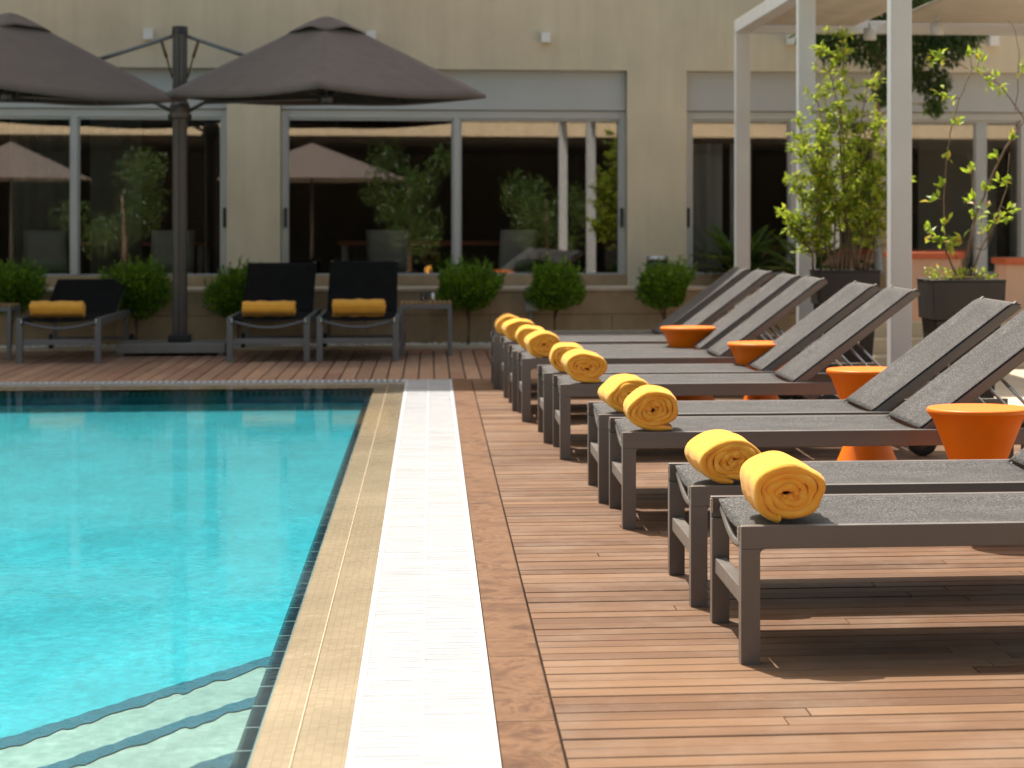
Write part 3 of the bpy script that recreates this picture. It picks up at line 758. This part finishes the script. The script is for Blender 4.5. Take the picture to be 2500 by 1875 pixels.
# ---------------------------------------------------------------- parasol: one mast, two canopies
U = thing('double_parasol', 'twin taupe parasol with a dark mast between its two square canopies', 'parasol', (-2.19, 20.2, 0))
mb = MB(); mb.box(-.51,.42,-.32,.33,.025,.108); mb.build('base_plate', M['galv'], U, bevel=.006)
for x, y in ((-.47,-.28),(.38,-.28),(-.47,.29),(.38,.29)):
    mb = MB(); mb.tube([(x,y,0),(x,y,.0245)], .03, 14); mb.build('foot', M['galv'], U)
mb = MB(); mb.box(-.095,.095,-.095,.095,.1085,.172); mb.build('base_shoe', M['black'], U, bevel=.012)
mb = MB(); n = 24; pts = []
def mastprof(k_):
    a = 2*PI*k_/48; r = .064 + (.0 if k_ % 6 else -.007); return (r*math.cos(a), r*math.sin(a))
vs = [(mastprof(k_)[0], mastprof(k_)[1], z) for z in (.1725, 2.80) for k_ in range(48)]
mb.add(vs, [(k_, (k_+1) % 48, 48+(k_+1) % 48, 48+k_) for k_ in range(48)]); mb.build('mast', M['mast'], U)
mb = MB(); mb.lathe([(0,2.801),(.07,2.801),(.07,2.80),(.068,2.865),(.06,2.872),(0,2.872)], 28); mb.build('mast_cap', M['black'], U)
mb = MB(); mb.lathe([(.0645,2.06),(.084,2.06),(.088,2.08),(.088,2.17),(.074,2.21),(.0645,2.21)], 28); mb.build('collar', M['mast'], U)
mb = MB(); mb.tube([(-.10,0,2.08),(.10,0,2.08)], .026, 12); mb.build('crank', M['black'], U)
def canopy(cx, cy, dz, hd, rot, tilt, seed):
    """square canopy, corners on the axes when rot=0; returns children of the parasol"""
    T = Matrix.Translation((cx, cy, dz)) @ Matrix.Rotation(tilt, 4, 'Y') @ Matrix.Rotation(rot, 4, 'Z')
    ze, za = 2.275, 2.955; rr = random.Random(seed)
    def surf(q, s):      # q in 0..4 around, s 0..1 from apex
        k_ = int(q) % 4; f = q - int(q)
        a, b = [Vector((math.cos(PI/2*(k_+j)), math.sin(PI/2*(k_+j)), 0)) for j in (0, 1)]
        d = a*(1-f) + b*f
        bulge = math.sin(PI*f)
        p = d*hd*s*(1 - .055*bulge*s)
        z = za - (za-ze)*(s**1.03) - .05*bulge*s*(1-s) - .035*bulge*s**4 + .004*math.sin(q*9+s*14+seed)*s*(1-s)
        return T @ Vector((p.x, p.y, z))
    mb = MB(); NQ = 64; NS = 14; vs = []; fs = []
    s0 = .16
    for i_ in range(NQ):
        for j in range(NS+1): vs.append(surf(4*i_/NQ, s0 + (1-s0)*j/NS))
    for i_ in range(NQ):
        for j in range(NS): a = i_*(NS+1)+j; b = ((i_+1) % NQ)*(NS+1)+j; fs.append((a, a+1, b+1, b))
    # hanging hem
    for i_ in range(NQ):
        p = surf(4*i_/NQ, 1.0); vs.append((p.x, p.y, p.z-.03))
    hb = NQ*(NS+1)
    for i_ in range(NQ): fs.append((i_*(NS+1)+NS, hb+i_, hb+(i_+1) % NQ, ((i_+1) % NQ)*(NS+1)+NS))
    mb.add(vs, fs, True); C_ = mb.build('canopy', M['canvas'], U, world=True, solid=.004)
    # added dark sheet under the cloth, the canopy's underside shade as colour
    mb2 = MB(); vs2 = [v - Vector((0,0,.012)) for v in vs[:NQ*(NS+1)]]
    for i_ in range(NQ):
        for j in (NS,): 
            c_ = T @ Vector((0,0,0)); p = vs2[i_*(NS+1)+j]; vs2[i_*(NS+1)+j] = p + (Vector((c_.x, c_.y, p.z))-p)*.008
    mb2.add(vs2, fs[:NQ*NS], True); mb2.build('underside_shade', M['underside_shade'], C_, world=True)
    # vent cap
    mb = MB(); vs = [T @ Vector((0,0,za-.003))]; fs = []
    for j in range(1, 7):
        s = .245*j/6
        for i_ in range(NQ):
            q = 4*i_/NQ; k_ = int(q) % 4; f = q-int(q)
            a, b = [Vector((math.cos(PI/2*(k_+m)), math.sin(PI/2*(k_+m)), 0)) for m in (0, 1)]
            d = (a*(1-f)+b*f)*hd*s; bul = math.sin(PI*f)
            vs.append(T @ Vector((d.x, d.y, za+.034 - (za-ze)*math.sqrt(s*s+.055**2) + .022*bul*(j/6)**2 + .010*math.sin(q*7.3+seed)*(j/6)*bul - .012*(1-bul)*(j/6)**2)))
    for i_ in range(NQ): fs.append((0, 1+i_, 1+(i_+1) % NQ))
    for j in range(5):
        for i_ in range(NQ): a = 1+j*NQ+i_; b = 1+j*NQ+(i_+1) % NQ; fs.append((a, a+NQ, b+NQ, b))
    mb.add(vs, fs, True); mb.build('vent', M['canvas'], C_, world=True, solid=.004)
    hub = T @ Vector((0,0,2.23))
    mb = MB(); mb.lathe([(0,-.05),(.03,-.05),(.055,-.02),(.055,.03),(.03,.06),(0,.06)], 18, hub); mb.build('hub', M['mast'], C_, world=True)
    mb = MB(); mb.tube([hub+Vector((0,0,.06)), T @ Vector((0,0,za-.02))], .02, 10); mb.build('centre_pole', M['mast'], C_, world=True)
    for k_ in range(8):
        q = k_*.5; 
        e = surf(q, .985) - Vector((0,0,.022)); m = surf(q, .55) - Vector((0,0,.03)); top = surf(q, .17) - Vector((0,0,.03))
        mb = MB(); mb.tube([top, m, e], .011, 6); mb.tube([hub, m], .011, 6); mb.build('rib', M['mast'], C_, world=True)
    return hub
hR = canopy(-.905, 20.0, 0, 1.385, 0, 0, 1)
hL = canopy(-3.72, 20.0, .01, 1.44, 0, math.radians(2.2), 4)
for sx, hub in ((1, hR), (-1, hL)):
    mb = MB(); mb.tube([(sx*.05,0,2.79),(sx*.36,-.01,2.685),(sx*.76,-.06,2.55)], [.017,.018,.02], 10); mb.build('arm', M['alu'] if False else M['metal_back'], U)
    mb = MB(); mb.tube([(sx*.16,0,2.745),(sx*.115,0,2.60)], .014, 8); mb.tube([(sx*.115,0,2.60),(sx*.066,0,2.42)], .008, 8); mb.build('gas_strut', M['brass'], U)
    h2 = hub - U.location
    mb = MB(); mb.tube([(sx*.075,0,2.13),(sx*.22,-.03,2.205), (h2.x-sx*.04, h2.y, h2.z)], .017, 8); mb.build('lower_arm', M['mast'], U)

# ---------------------------------------------------------------- clipped shrubs
def shrub(seed, rx, rz, x, z0, label, gap=0):
    rr = random.Random(seed); zc = z0 + rz
    t = thing('clipped_shrub', label, 'shrub', (x, 20.98, 0), 0, 'clipped round shrubs on thin stems')
    mb = MB()
    lob = [(Vector((rr.gauss(0,1), rr.gauss(0,1), rr.gauss(.15,.8))).normalized(), rr.uniform(-.26, .22)) for _ in range(22)]
    def rad(d):
        v = 1.0
        for l, a in lob:
            c = d.dot(l)
            if c > .7: v += a*(c-.7)/.3
        return v
    N = 5200
    for i_ in range(N):
        d = Vector((rr.gauss(0,1), rr.gauss(0,1), rr.gauss(0,1))).normalized()
        q = rad(d) * (rr.random()**.42)
        p = Vector((d.x*rx*q, d.y*rx*.85*q, zc + d.z*rz*q))
        out = Vector((d.x, d.y, d.z+.55)).normalized()
        ld = (out + Vector((rr.gauss(0,.45), rr.gauss(0,.45), rr.gauss(.1,.45)))).normalized()
        mb.leaf(p, ld, Vector((rr.gauss(0,1), rr.gauss(0,1), rr.gauss(0,1))), rr.uniform(.03,.05), rr.uniform(.017,.026))
    for i_ in range(85):            # upright sprigs
        d = Vector((rr.gauss(0,.8), rr.gauss(0,.8), rr.uniform(.25,1))).normalized(); q = rad(d)*.95
        p = Vector((d.x*rx*q, d.y*rx*.85*q, zc + d.z*rz*q)); up = (d*.5 + Vector((rr.gauss(0,.15), rr.gauss(0,.15), 1))).normalized(); L = rr.uniform(.04, .13)
        for k_ in range(9):
            pp = p + up*L*k_/8; mb.leaf(pp, (up + Vector((rr.gauss(0,.6), rr.gauss(0,.6), rr.gauss(.2,.3)))), Vector((rr.gauss(0,1), rr.gauss(0,1), rr.gauss(0,1))), rr.uniform(.025,.038), .015)
    mb.build('foliage', M['boxleaf'], t)
    mb = MB(); mb.tube([(0,0,-.01),(.01,0,z0*.6),(0,.01,zc)], [.013,.011,.007], 7)
    for k_ in range(5):
        a = rr.uniform(0,6.28); mb.tube([(0,0,z0*rr.uniform(.5,1)),(math.cos(a)*rx*.5, math.sin(a)*rx*.4, zc)], [.006,.003], 5)
    mb.build('stem', M['bark'], t)
for i_, a in enumerate(((.27, .21, -3.78, .33, 'clipped shrub at the left edge of the photo behind the side table'), (.31, .23, -2.67, .30, 'clipped shrub standing left of the parasol mast'),
          (.28, .24, -1.76, .24, 'clipped shrub right of the mast, half behind a black lounger'), (.31, .20, .34, .33, 'clipped shrub right of the slatted side table'),
          (.275, .20, 1.13, .35, 'clipped shrub with two bare stems above the small rolled towels'), (.29, .19, 2.16, .35, 'clipped shrub below the black ash bin, left of the far lounger backs'))):
    shrub(40+i_, *a)

# ---------------------------------------------------------------- cycads behind the far loungers
def cycad(x, y, z, s, n, seed, label):
    rr = random.Random(seed); t = thing('cycad', label, 'palm', (x, y, z), 0, 'spiky cycads by the windows')
    mb = MB(); st = MB()
    for i_ in range(n):
        a = 2*PI*i_/n + rr.uniform(-.2,.2); el = rr.uniform(.25, 1.25); L = s*rr.uniform(.8,1.1)
        pts = []; d = Vector((math.cos(a)*math.cos(el), math.sin(a)*math.cos(el), math.sin(el))); p = Vector((0,0,.08))
        for k_ in range(15):
            pts.append(p.copy()); p = p + d*(L/14); d = (d + Vector((0,0,-.075))).normalized()
        st.tube(pts, [.008*(1-k_/18) for k_ in range(15)], 5)
        side = Vector((-math.sin(a), math.cos(a), 0))
        for k_ in range(2, 60):
            u = k_/60*14; i0 = min(13, int(u)); f = u-i0; pp = pts[i0]*(1-f)+pts[i0+1]*f; dd = (pts[i0+1]-pts[i0]).normalized()
            ll = s*.20*math.sin(PI*min(1, k_/60*.9+.1))**.7
            for sg in (-1, 1): mb.leaf(pp, side*sg + dd*.6 + Vector((0,0,.25)), Vector((0,0,1)), ll, .020, .1)
    mb.build('fronds', M['palmleaf'], t); 
    st.lathe([(0,-.1),(.08,-.1),(.09,.05),(.04,.12),(0,.13)], 12); st.build('trunk', M['bark'], t)
cycad(2.98, 21.7, .52, .62, 30, 1, 'cycad in front of the right window behind the far lounger backs')
cycad(3.52, 21.2, .45, .60, 28, 2, 'cycad low beside the second pergola post')
cycad(4.75, 21.5, .40, .55, 12, 3, 'cycad just right of the third pergola post')

# ---------------------------------------------------------------- potted shrubs
def planter(x, y, w, h, label):
    t = thing('planter', label, 'planter', (x, y, 0), 0, 'tall dark planters')
    mb = MB()
    a, b, c = w/2, w/2*.95, w/2*.80
    def frus(z0, r0, z1, r1):
        mb.add([(-r0,-r0,z0),(r0,-r0,z0),(r0,r0,z0),(-r0,r0,z0),(-r1,-r1,z1),(r1,-r1,z1),(r1,r1,z1),(-r1,r1,z1)], [(3,2,1,0),(0,1,5,4),(1,2,6,5),(2,3,7,6),(3,0,4,7),(4,5,6,7)])
    frus(0, c*.86, h-.242, b*.93); mb.build('body', M['planter'], t, bevel=.006)
    mb = MB(); frus(h-.24, b, h-.012, a*.985)
    for s_ in ((-a,a,-a,-a+.03),(-a,a,a-.03,a),(-a,-a+.03,-a+.0305,a-.0305),(a-.03,a,-a+.0305,a-.0305)): mb.box(*s_, h-.0115, h)
    mb.build('collar', M['planter'], t, bevel=.004)
    mb = MB(); mb.grid(lambda u, v: ((u-.5)*(w-.07), (v-.5)*(w-.07), h-.010+.008*math.sin(u*17)*math.sin(v*13)), 10, 10); mb.build('soil', M['soil'], t)
    return t
p1 = planter(2.86, 15.55, .43, .835, 'dark square planter holding the dense leafy shrub'); 
p2 = planter(3.18, 13.43, .45, .828, 'dark square planter holding the sparse twiggy shrub')
def leafy(mb, p, d, rr, n, s, spread=.7):
    for _ in range(n):
        ld = (d + Vector((rr.gauss(0,spread), rr.gauss(0,spread), rr.gauss(.15,spread)))).normalized()
        mb.leaf(p + Vector((rr.gauss(0,.012), rr.gauss(0,.012), rr.gauss(0,.012))), ld, Vector((rr.gauss(0,.6), rr.gauss(0,.6), 1)), s*rr.uniform(.7,1.25), s*rr.uniform(.36,.5))
rr = random.Random(21)
t = thing('leafy_shrub', 'dense yellow green upright shrub growing in the left dark planter', 'shrub', (2.86, 15.55, .83))
lm = MB(); sm_ = MB()
stems = [(-.10,0,-.28,.05,.98), (-.16,.05,-.36,.0,.62), (0,.02,-.03,.0,1.62), (.05,-.05,-.12,-.05,1.50), (.10,.04,.16,.05,1.28), (.14,0,.30,-.05,.86), (.02,.08,.08,.1,1.05), (-.06,-.06,-.17,-.1,.95), (.16,.03,.36,.02,.60), (-.2,0,-.40,.0,.36), (-.13,-.08,-.30,-.12,.80), (.08,-.1,.22,-.14,.70), (-.02,.0,-.20,.05,1.2), (.12,.08,.24,.12,1.0)]
for bx, by, tx, ty, h in stems:
    pts = []; 
    for k_ in range(13):
        u = k_/12; pts.append(Vector((bx+(tx-bx)*u**1.3 + .018*math.sin(u*9+bx*40), by+(ty-by)*u + .018*math.cos(u*7+by*40), h*u)))
    sm_.tube(pts, [.009*(1-.7*k_/12) for k_ in range(13)], 6)
    for k_ in range(3, 13):
        nb = rr.randint(3, 5)
        for _ in range(nb):
            d = Vector((rr.gauss(0,1), rr.gauss(0,1), rr.uniform(.1,1.1))).normalized(); L = rr.uniform(.04,.17)*(1.15-.55*k_/12)
            q = pts[k_] + d*L
            sm_.tube([pts[k_], q], [.003,.0015], 4)
            for j in range(4): leafy(lm, pts[k_] + d*L*(.3+.7*j/3), d, rr, 2 if j < 3 else 4, .052)
    leafy(lm, pts[-1], Vector((0,0,1)), rr, 7, .052, .5)
lm.build('foliage', M['potleaf'], t); sm_.build('stem', M['bark'], t)
rr = random.Random(8)
t = thing('twiggy_shrub', 'sparse shrub of bare twigs and bright lime leaf tufts in the right planter', 'shrub', (3.18, 13.43, .82))
lm = MB(); sm_ = MB()
def px(x, y): # plane at the shrub's depth, read off the photograph in metres from the stem base
    Z = 13.75; return Vector((Z*(.0995+.995*(x-1421)/4900) - 3.18, 0, 1.2-(y-469)/4900*Z - .82))
branches = [
 ([(2060,595),(2038,545),(2030,480),(2030,430),(2035,350),(2042,290),(2062,215),(2090,150)], .010, [(2030,480),(2020,520),(2010,430),(2025,405),(2035,345),(2045,215),(2030,205),(2060,270)]),
 ([(2085,150),(2050,135),(2020,128)], .005, [(2010,130),(2030,135),(2020,125)]),
 ([(2075,595),(2085,530),(2105,460),(2135,390),(2170,320),(2212,262),(2250,230)], .015, [(2100,470),(2125,410),(2150,340),(2165,390),(2185,300)]),
 ([(2212,262),(2185,225),(2150,185),(2110,160),(2085,150)], .007, [(2110,160),(2130,180),(2150,190),(2140,170),(2105,130),(2085,125)]),
 ([(2190,240),(2195,180),(2197,110),(2185,60),(2170,45)], .005, [(2197,150)]),
 ([(2090,595),(2115,540),(2150,480),(2175,410),(2185,330)], .010, [(2165,470),(2180,455),(2150,480),(2160,395),(2130,500)]),
 ([(2080,595),(2095,520),(2100,440),(2095,370),(2085,330)], .006, [(2090,370),(2095,435)]),
 ([(2100,590),(2112,520),(2108,450)], .005, [(2115,455)]),
 ([(2062,560),(2040,530),(2000,510),(1985,505)], .005, [(2000,512),(1990,500),(2015,520),(2035,530)]),
 ([(2120,540),(2130,530),(2140,500)], .004, [(2060,530),(2070,520)])]
for pts, r, tufts in branches:
    off = rr.uniform(-.12,.12)
    P = [px(*p) + Vector((0, off*(i_/max(1,len(pts)-1)), 0)) for i_, p in enumerate(pts)]
    Q = []
    for a, b in zip(P[:-1], P[1:]):
        for k_ in range(4): Q.append(a.lerp(b, k_/4) + Vector((rr.gauss(0,.003), rr.gauss(0,.003), 0)))
    Q.append(P[-1]); sm_.tube(Q, [r*.62*(1-.6*i_/len(Q)) for i_ in range(len(Q))], 7)
    for (x, y) in tufts:
        c = px(x, y) + Vector((0, off*.6, 0)); 
        near = min(Q, key=lambda q: (q-c).length)
        sm_.tube([near, c], [.003,.0015], 4)
        d = (c-near).normalized() if (c-near).length > .01 else Vector((rr.gauss(0,1),rr.gauss(0,1),.6)).normalized()
        leafy(lm, c, (d + Vector((0,0,.5))).normalized(), rr, rr.randint(6,10), .062, .75)
for _ in range(55):
    c = Vector((rr.uniform(-.20,.20), rr.uniform(-.20,.20), rr.uniform(.0,.06))); leafy(lm, c, Vector((rr.gauss(0,.6),rr.gauss(0,.6),.6)), rr, 3, .036, .6)
lm.build('foliage', M['youngleaf'], t); sm_.build('stem', M['bark'], t)

# ---------------------------------------------------------------- tree hanging over by the pergola
rr = random.Random(14)
t = thing('tree', 'slender tree with dark drooping leaves behind the pergola posts', 'tree', (4.15, 20.6, 0))
tr = MB(); tr.tube([(0.12,0,-.1),(.06,0,.6),(-.02,0,1.2),(-.07,0,1.9),(-.05,0,2.5),(.05,.1,3.2),(.1,.1,4.2)], [.05,.045,.04,.034,.03,.025,.015], 10)
lm = MB()
cl = [(-.05,0,2.85,.30), (.35,.1,2.95,.32), (.55,-.1,2.8,.22), (-.45,0,2.8,.2), (.2,0,2.55,.2), (.02,-.05,2.35,.13), (.75,0,2.92,.2), (.48,0,2.45,.16), (.5,.1,2.25,.10), (-.6,.1,3.0,.25), (.1,-.2,3.3,.35), (.6,.1,3.35,.35), (-.4,.1,3.4,.3), (.12,0,2.10,.09)]
for x, y, z, r in cl:
    tr.tube([(-.02,0,min(2.6, z-.1)), (x*.5,y*.5,z), (x,y,z)], [.012,.008,.004], 5)
    for _ in range(int(1700*r*r*10)):
        d = Vector((rr.gauss(0,1), rr.gauss(0,1), rr.gauss(0,1))).normalized(); p = Vector((x,y,z)) + d*r*rr.random()**.4
        lm.leaf(p, Vector((rr.gauss(0,.5)+d.x*.5, rr.gauss(0,.5), -.7+rr.gauss(0,.5))), Vector((rr.gauss(0,1), rr.gauss(0,1), 1)), rr.uniform(.05,.085), rr.uniform(.018,.028))
tr.build('trunk', M['bark_pale'], t); lm.build('crown', M['treeleaf'], t)

# ---------------------------------------------------------------- pergola
P = thing('pergola', 'pale grey steel pergola with beige cloth roof, right of the loungers', 'pergola', (2.75, 16.5, 0))
for x, y in ((2.745,19.93),(2.745,16.5),(2.755,13.2),(2.755,9.9),(6.2,19.93),(6.2,13.2)):
    mb = MB(); mb.box(x-.0625, x+.0625, y-.0625, y+.0625, 0, 2.832); mb.build('post', M['post'], P, world=True, bevel=.006)
for a in ((2.682,2.808,9.8,20.0,2.8325,2.945), (2.8085,6.27,19.87,19.99,2.8325,2.945), (2.8085,6.27,16.44,16.56,2.8325,2.945), (6.14,6.27,9.8,19.8695,2.8325,2.945) ):
    if a[0] == 6.14: a = (6.271,6.39,9.8,20.0,2.8325,2.945)
    mb = MB(); mb.box(*a); mb.build('beam', M['post'], P, world=True, bevel=.006)
def cloth(x0, x1, y0, y1, z, sag):
    mb = MB(); mb.grid(lambda u, v: (x0+(x1-x0)*u, y0+(y1-y0)*v, z - sag*math.sin(PI*u)*math.sin(PI*v) + .006*math.sin(u*19)*math.sin(v*3)), 24, 16)
    mb.build('cloth_roof', M['awning'], P, world=True, solid=.004)
cloth(2.83, 3.75, 16.6, 19.86, 2.90, .02)
cloth(4.0, 6.2, 16.6, 19.86, 2.93, .09)
for x, y, lb in ((3.75, 19.2, 'grey cylinder lamp hanging by the dark tree leaves'), (4.20, 18.6, 'grey cylinder lamp at the top of the photo right of the third post'), (5.42, 19.5, 'grey cylinder lamp beside the cube lamp at the right edge')):
    mb = MB(); mb.lathe([(0,0),(.052,0),(.055,.005),(.055,.10),(.045,.105),(0,.105)], 24); mb.tube([(0,0,.105),(0,0,.16)], .012, 8)
    one(mb, 'hanging_lamp', M['shutter'], lb, 'lamp', (x, y, 2.72), 'cylinder lamps under the pergola')

# ---------------------------------------------------------------- sunlit terrace furniture at the right
def bar_table(x0, x1, y, z, label):
    t = thing('terrace_counter', label, 'counter', ((x0+x1)/2, y, 0), 0, 'peach counters on the terrace')
    w = (x1-x0)/2
    mb = MB(); mb.box(-w+.02, w-.02, -.2, .2, 0, z-.05); mb.build('counter_base', M['plaster_r'], t, bevel=.006)
    mb = MB(); mb.box(-w, w, -.24, .24, z-.0495, z); mb.build('countertop', M['tabletop'], t, bevel=.005)
bar_table(3.92, 4.52, 19.2, .90, 'peach counter with orange top right of the third post')
bar_table(4.72, 6.4, 18.6, .86, 'peach counter with orange top at the right edge of the photo')
t = thing('terrace_steps', 'sunlit cream stone steps between the planters', 'steps', (4.2, 17.9, 0))
for i_, (y0, z) in enumerate(((17.6,.10),(17.9,.22),(18.2,.34))):
    mb = MB(); mb.box(-.75,.9,y0-17.9,y0-17.9+.30 if i_ < 2 else .65,0,z); mb.build('step', M['limecap'], t, bevel=.006)

# ---------------------------------------------------------------- the building across the pool, seen only mirrored in the glass
t = thing('garden_pavilion', 'deep shaded pavilion behind the camera, mirrored in the windows', 'building', (0, -13, 0))
mb = MB(); mb.box(-30,30,-9,-8.6,-.3,3.9); mb.build('back_wall', M['room'], t)
mb = MB(); mb.box(-30,30,-8.59,1.2,3.55,3.9); mb.build('roof', M['limecap'], t)
mb = MB(); mb.box(-30,30,-8.58,1.0,3.50,3.548); mb.build('ceiling', M['room'], t)
for x in (-17,19):
    mb = MB(); mb.box(x-.12,x+.12,.2,.44,-.3,3.49); mb.build('column', M['plaster'], t)

for i_, (x, y, h, lb) in enumerate(((1.2, -6, 2.9, 'tree behind the camera, mirrored left of the middle mullion'), (4.3, -6.5, 2.5, 'tree behind the camera, mirrored right of the middle mullion'), (-5.0, -6, 2.6, 'tree behind the camera, mirrored in the left window'))):
    t = thing('garden_tree', lb, 'tree', (x, y, 0), 0, 'trees across the pool'); rr = random.Random(60+i_)
    mb = MB(); mb.tube([(0,0,-.3),(.05,.02,h*.35),(0,.05,h*.75)], [.06,.05,.03], 8); mb.build('trunk', M['bark'], t)
    lm = MB(); cc = [(rr.gauss(0,.5), rr.gauss(0,.5), h*rr.uniform(.35,1), rr.uniform(.3,.6)) for _ in range(11)]
    for _ in range(2600):
        a, b, c, r = rr.choice(cc); d = Vector((rr.gauss(0,1), rr.gauss(0,1), rr.gauss(0,1))).normalized()
        lm.leaf(Vector((a,b,c))+d*r*rr.random()**.4, Vector((rr.gauss(0,1), rr.gauss(0,1), rr.gauss(0,.7))), Vector((rr.gauss(0,1), rr.gauss(0,1), 1)), .11, .05)
    lm.build('crown', M['treeleaf'], t)
for x, y, z, r, lb in ((-.9, -8, 2.35, 2.3, 'pale parasol behind the camera, mirrored in the middle window'), (-7.6, -8, 2.35, 1.9, 'pale parasol behind the camera, mirrored in the left window')):
    t = thing('garden_parasol', lb, 'parasol', (x, y, 0), 0, 'pale parasols across the pool')
    mb = MB(); n = 8
    mb.add([(0,0,z+.85)] + [(r*math.cos(2*PI*(i_+.5)/n), r*math.sin(2*PI*(i_+.5)/n), z) for i_ in range(n)], [(0,1+i_,1+(i_+1) % n) for i_ in range(n)]); mb.build('canopy', M['canvas'], t, solid=.005)
    mb = MB(); mb.tube([(0,0,-.3),(0,0,z+.8)], .035, 12); mb.build('pole', M['mast'], t)
# ---------------------------------------------------------------- light, sky, camera
sd = Vector((-.395*math.cos(math.radians(59.6)), .919*math.cos(math.radians(59.6)), math.sin(math.radians(59.6)))).normalized()
L = bpy.data.lights.new('sun', 'SUN'); L.energy = 4.7; L.angle = math.radians(.5); L.color = (1, .97, .93)
so = bpy.data.objects.new('sun', L); col.objects.link(so); so.rotation_euler = (-sd).to_track_quat('-Z', 'Y').to_euler(); so.location = (-5, 10, 20)
W = bpy.data.worlds.new('World'); sc.world = W; W.use_nodes = True
nt = W.node_tree; bg = nt.nodes['Background']; sky = nt.nodes.new('ShaderNodeTexSky'); sky.sky_type = 'NISHITA'; sky.sun_disc = False
sky.sun_elevation = math.radians(59.6); sky.sun_rotation = math.atan2(-.395, .919); sky.air_density = 1.8; sky.dust_density = 6; sky.ozone_density = .4
nt.links.new(sky.outputs[0], bg.inputs[0]); bg.inputs[1].default_value = .105
cam = bpy.data.cameras.new('camera'); co_ = bpy.data.objects.new('camera', cam); col.objects.link(co_); sc.camera = co_
co_.location = (0, 0, 1.2); co_.rotation_euler = (PI/2, 0, -math.atan(.1))
cam.sensor_width = 36; cam.lens = 36*4900/2212; cam.shift_x = (1106-1421)/2212; cam.shift_y = -(829.5-469)/2212
cam.clip_start = .05; cam.clip_end = 1000
cam.dof.use_dof = True; cam.dof.focus_distance = 7.2; cam.dof.aperture_fstop = 5.3; cam.dof.aperture_blades = 9
sc.view_settings.view_transform = 'Standard'; sc.view_settings.look = 'None'; sc.view_settings.gamma = 1; sc.view_settings.exposure = .70
sc.view_settings.use_white_balance = True; sc.view_settings.white_balance_temperature = 6950; sc.view_settings.white_balance_tint = 10
sc.cycles.max_bounces = 10; sc.cycles.transparent_max_bounces = 16; sc.cycles.caustics_reflective = False; sc.cycles.caustics_refractive = False
sc.cycles.use_denoising = True
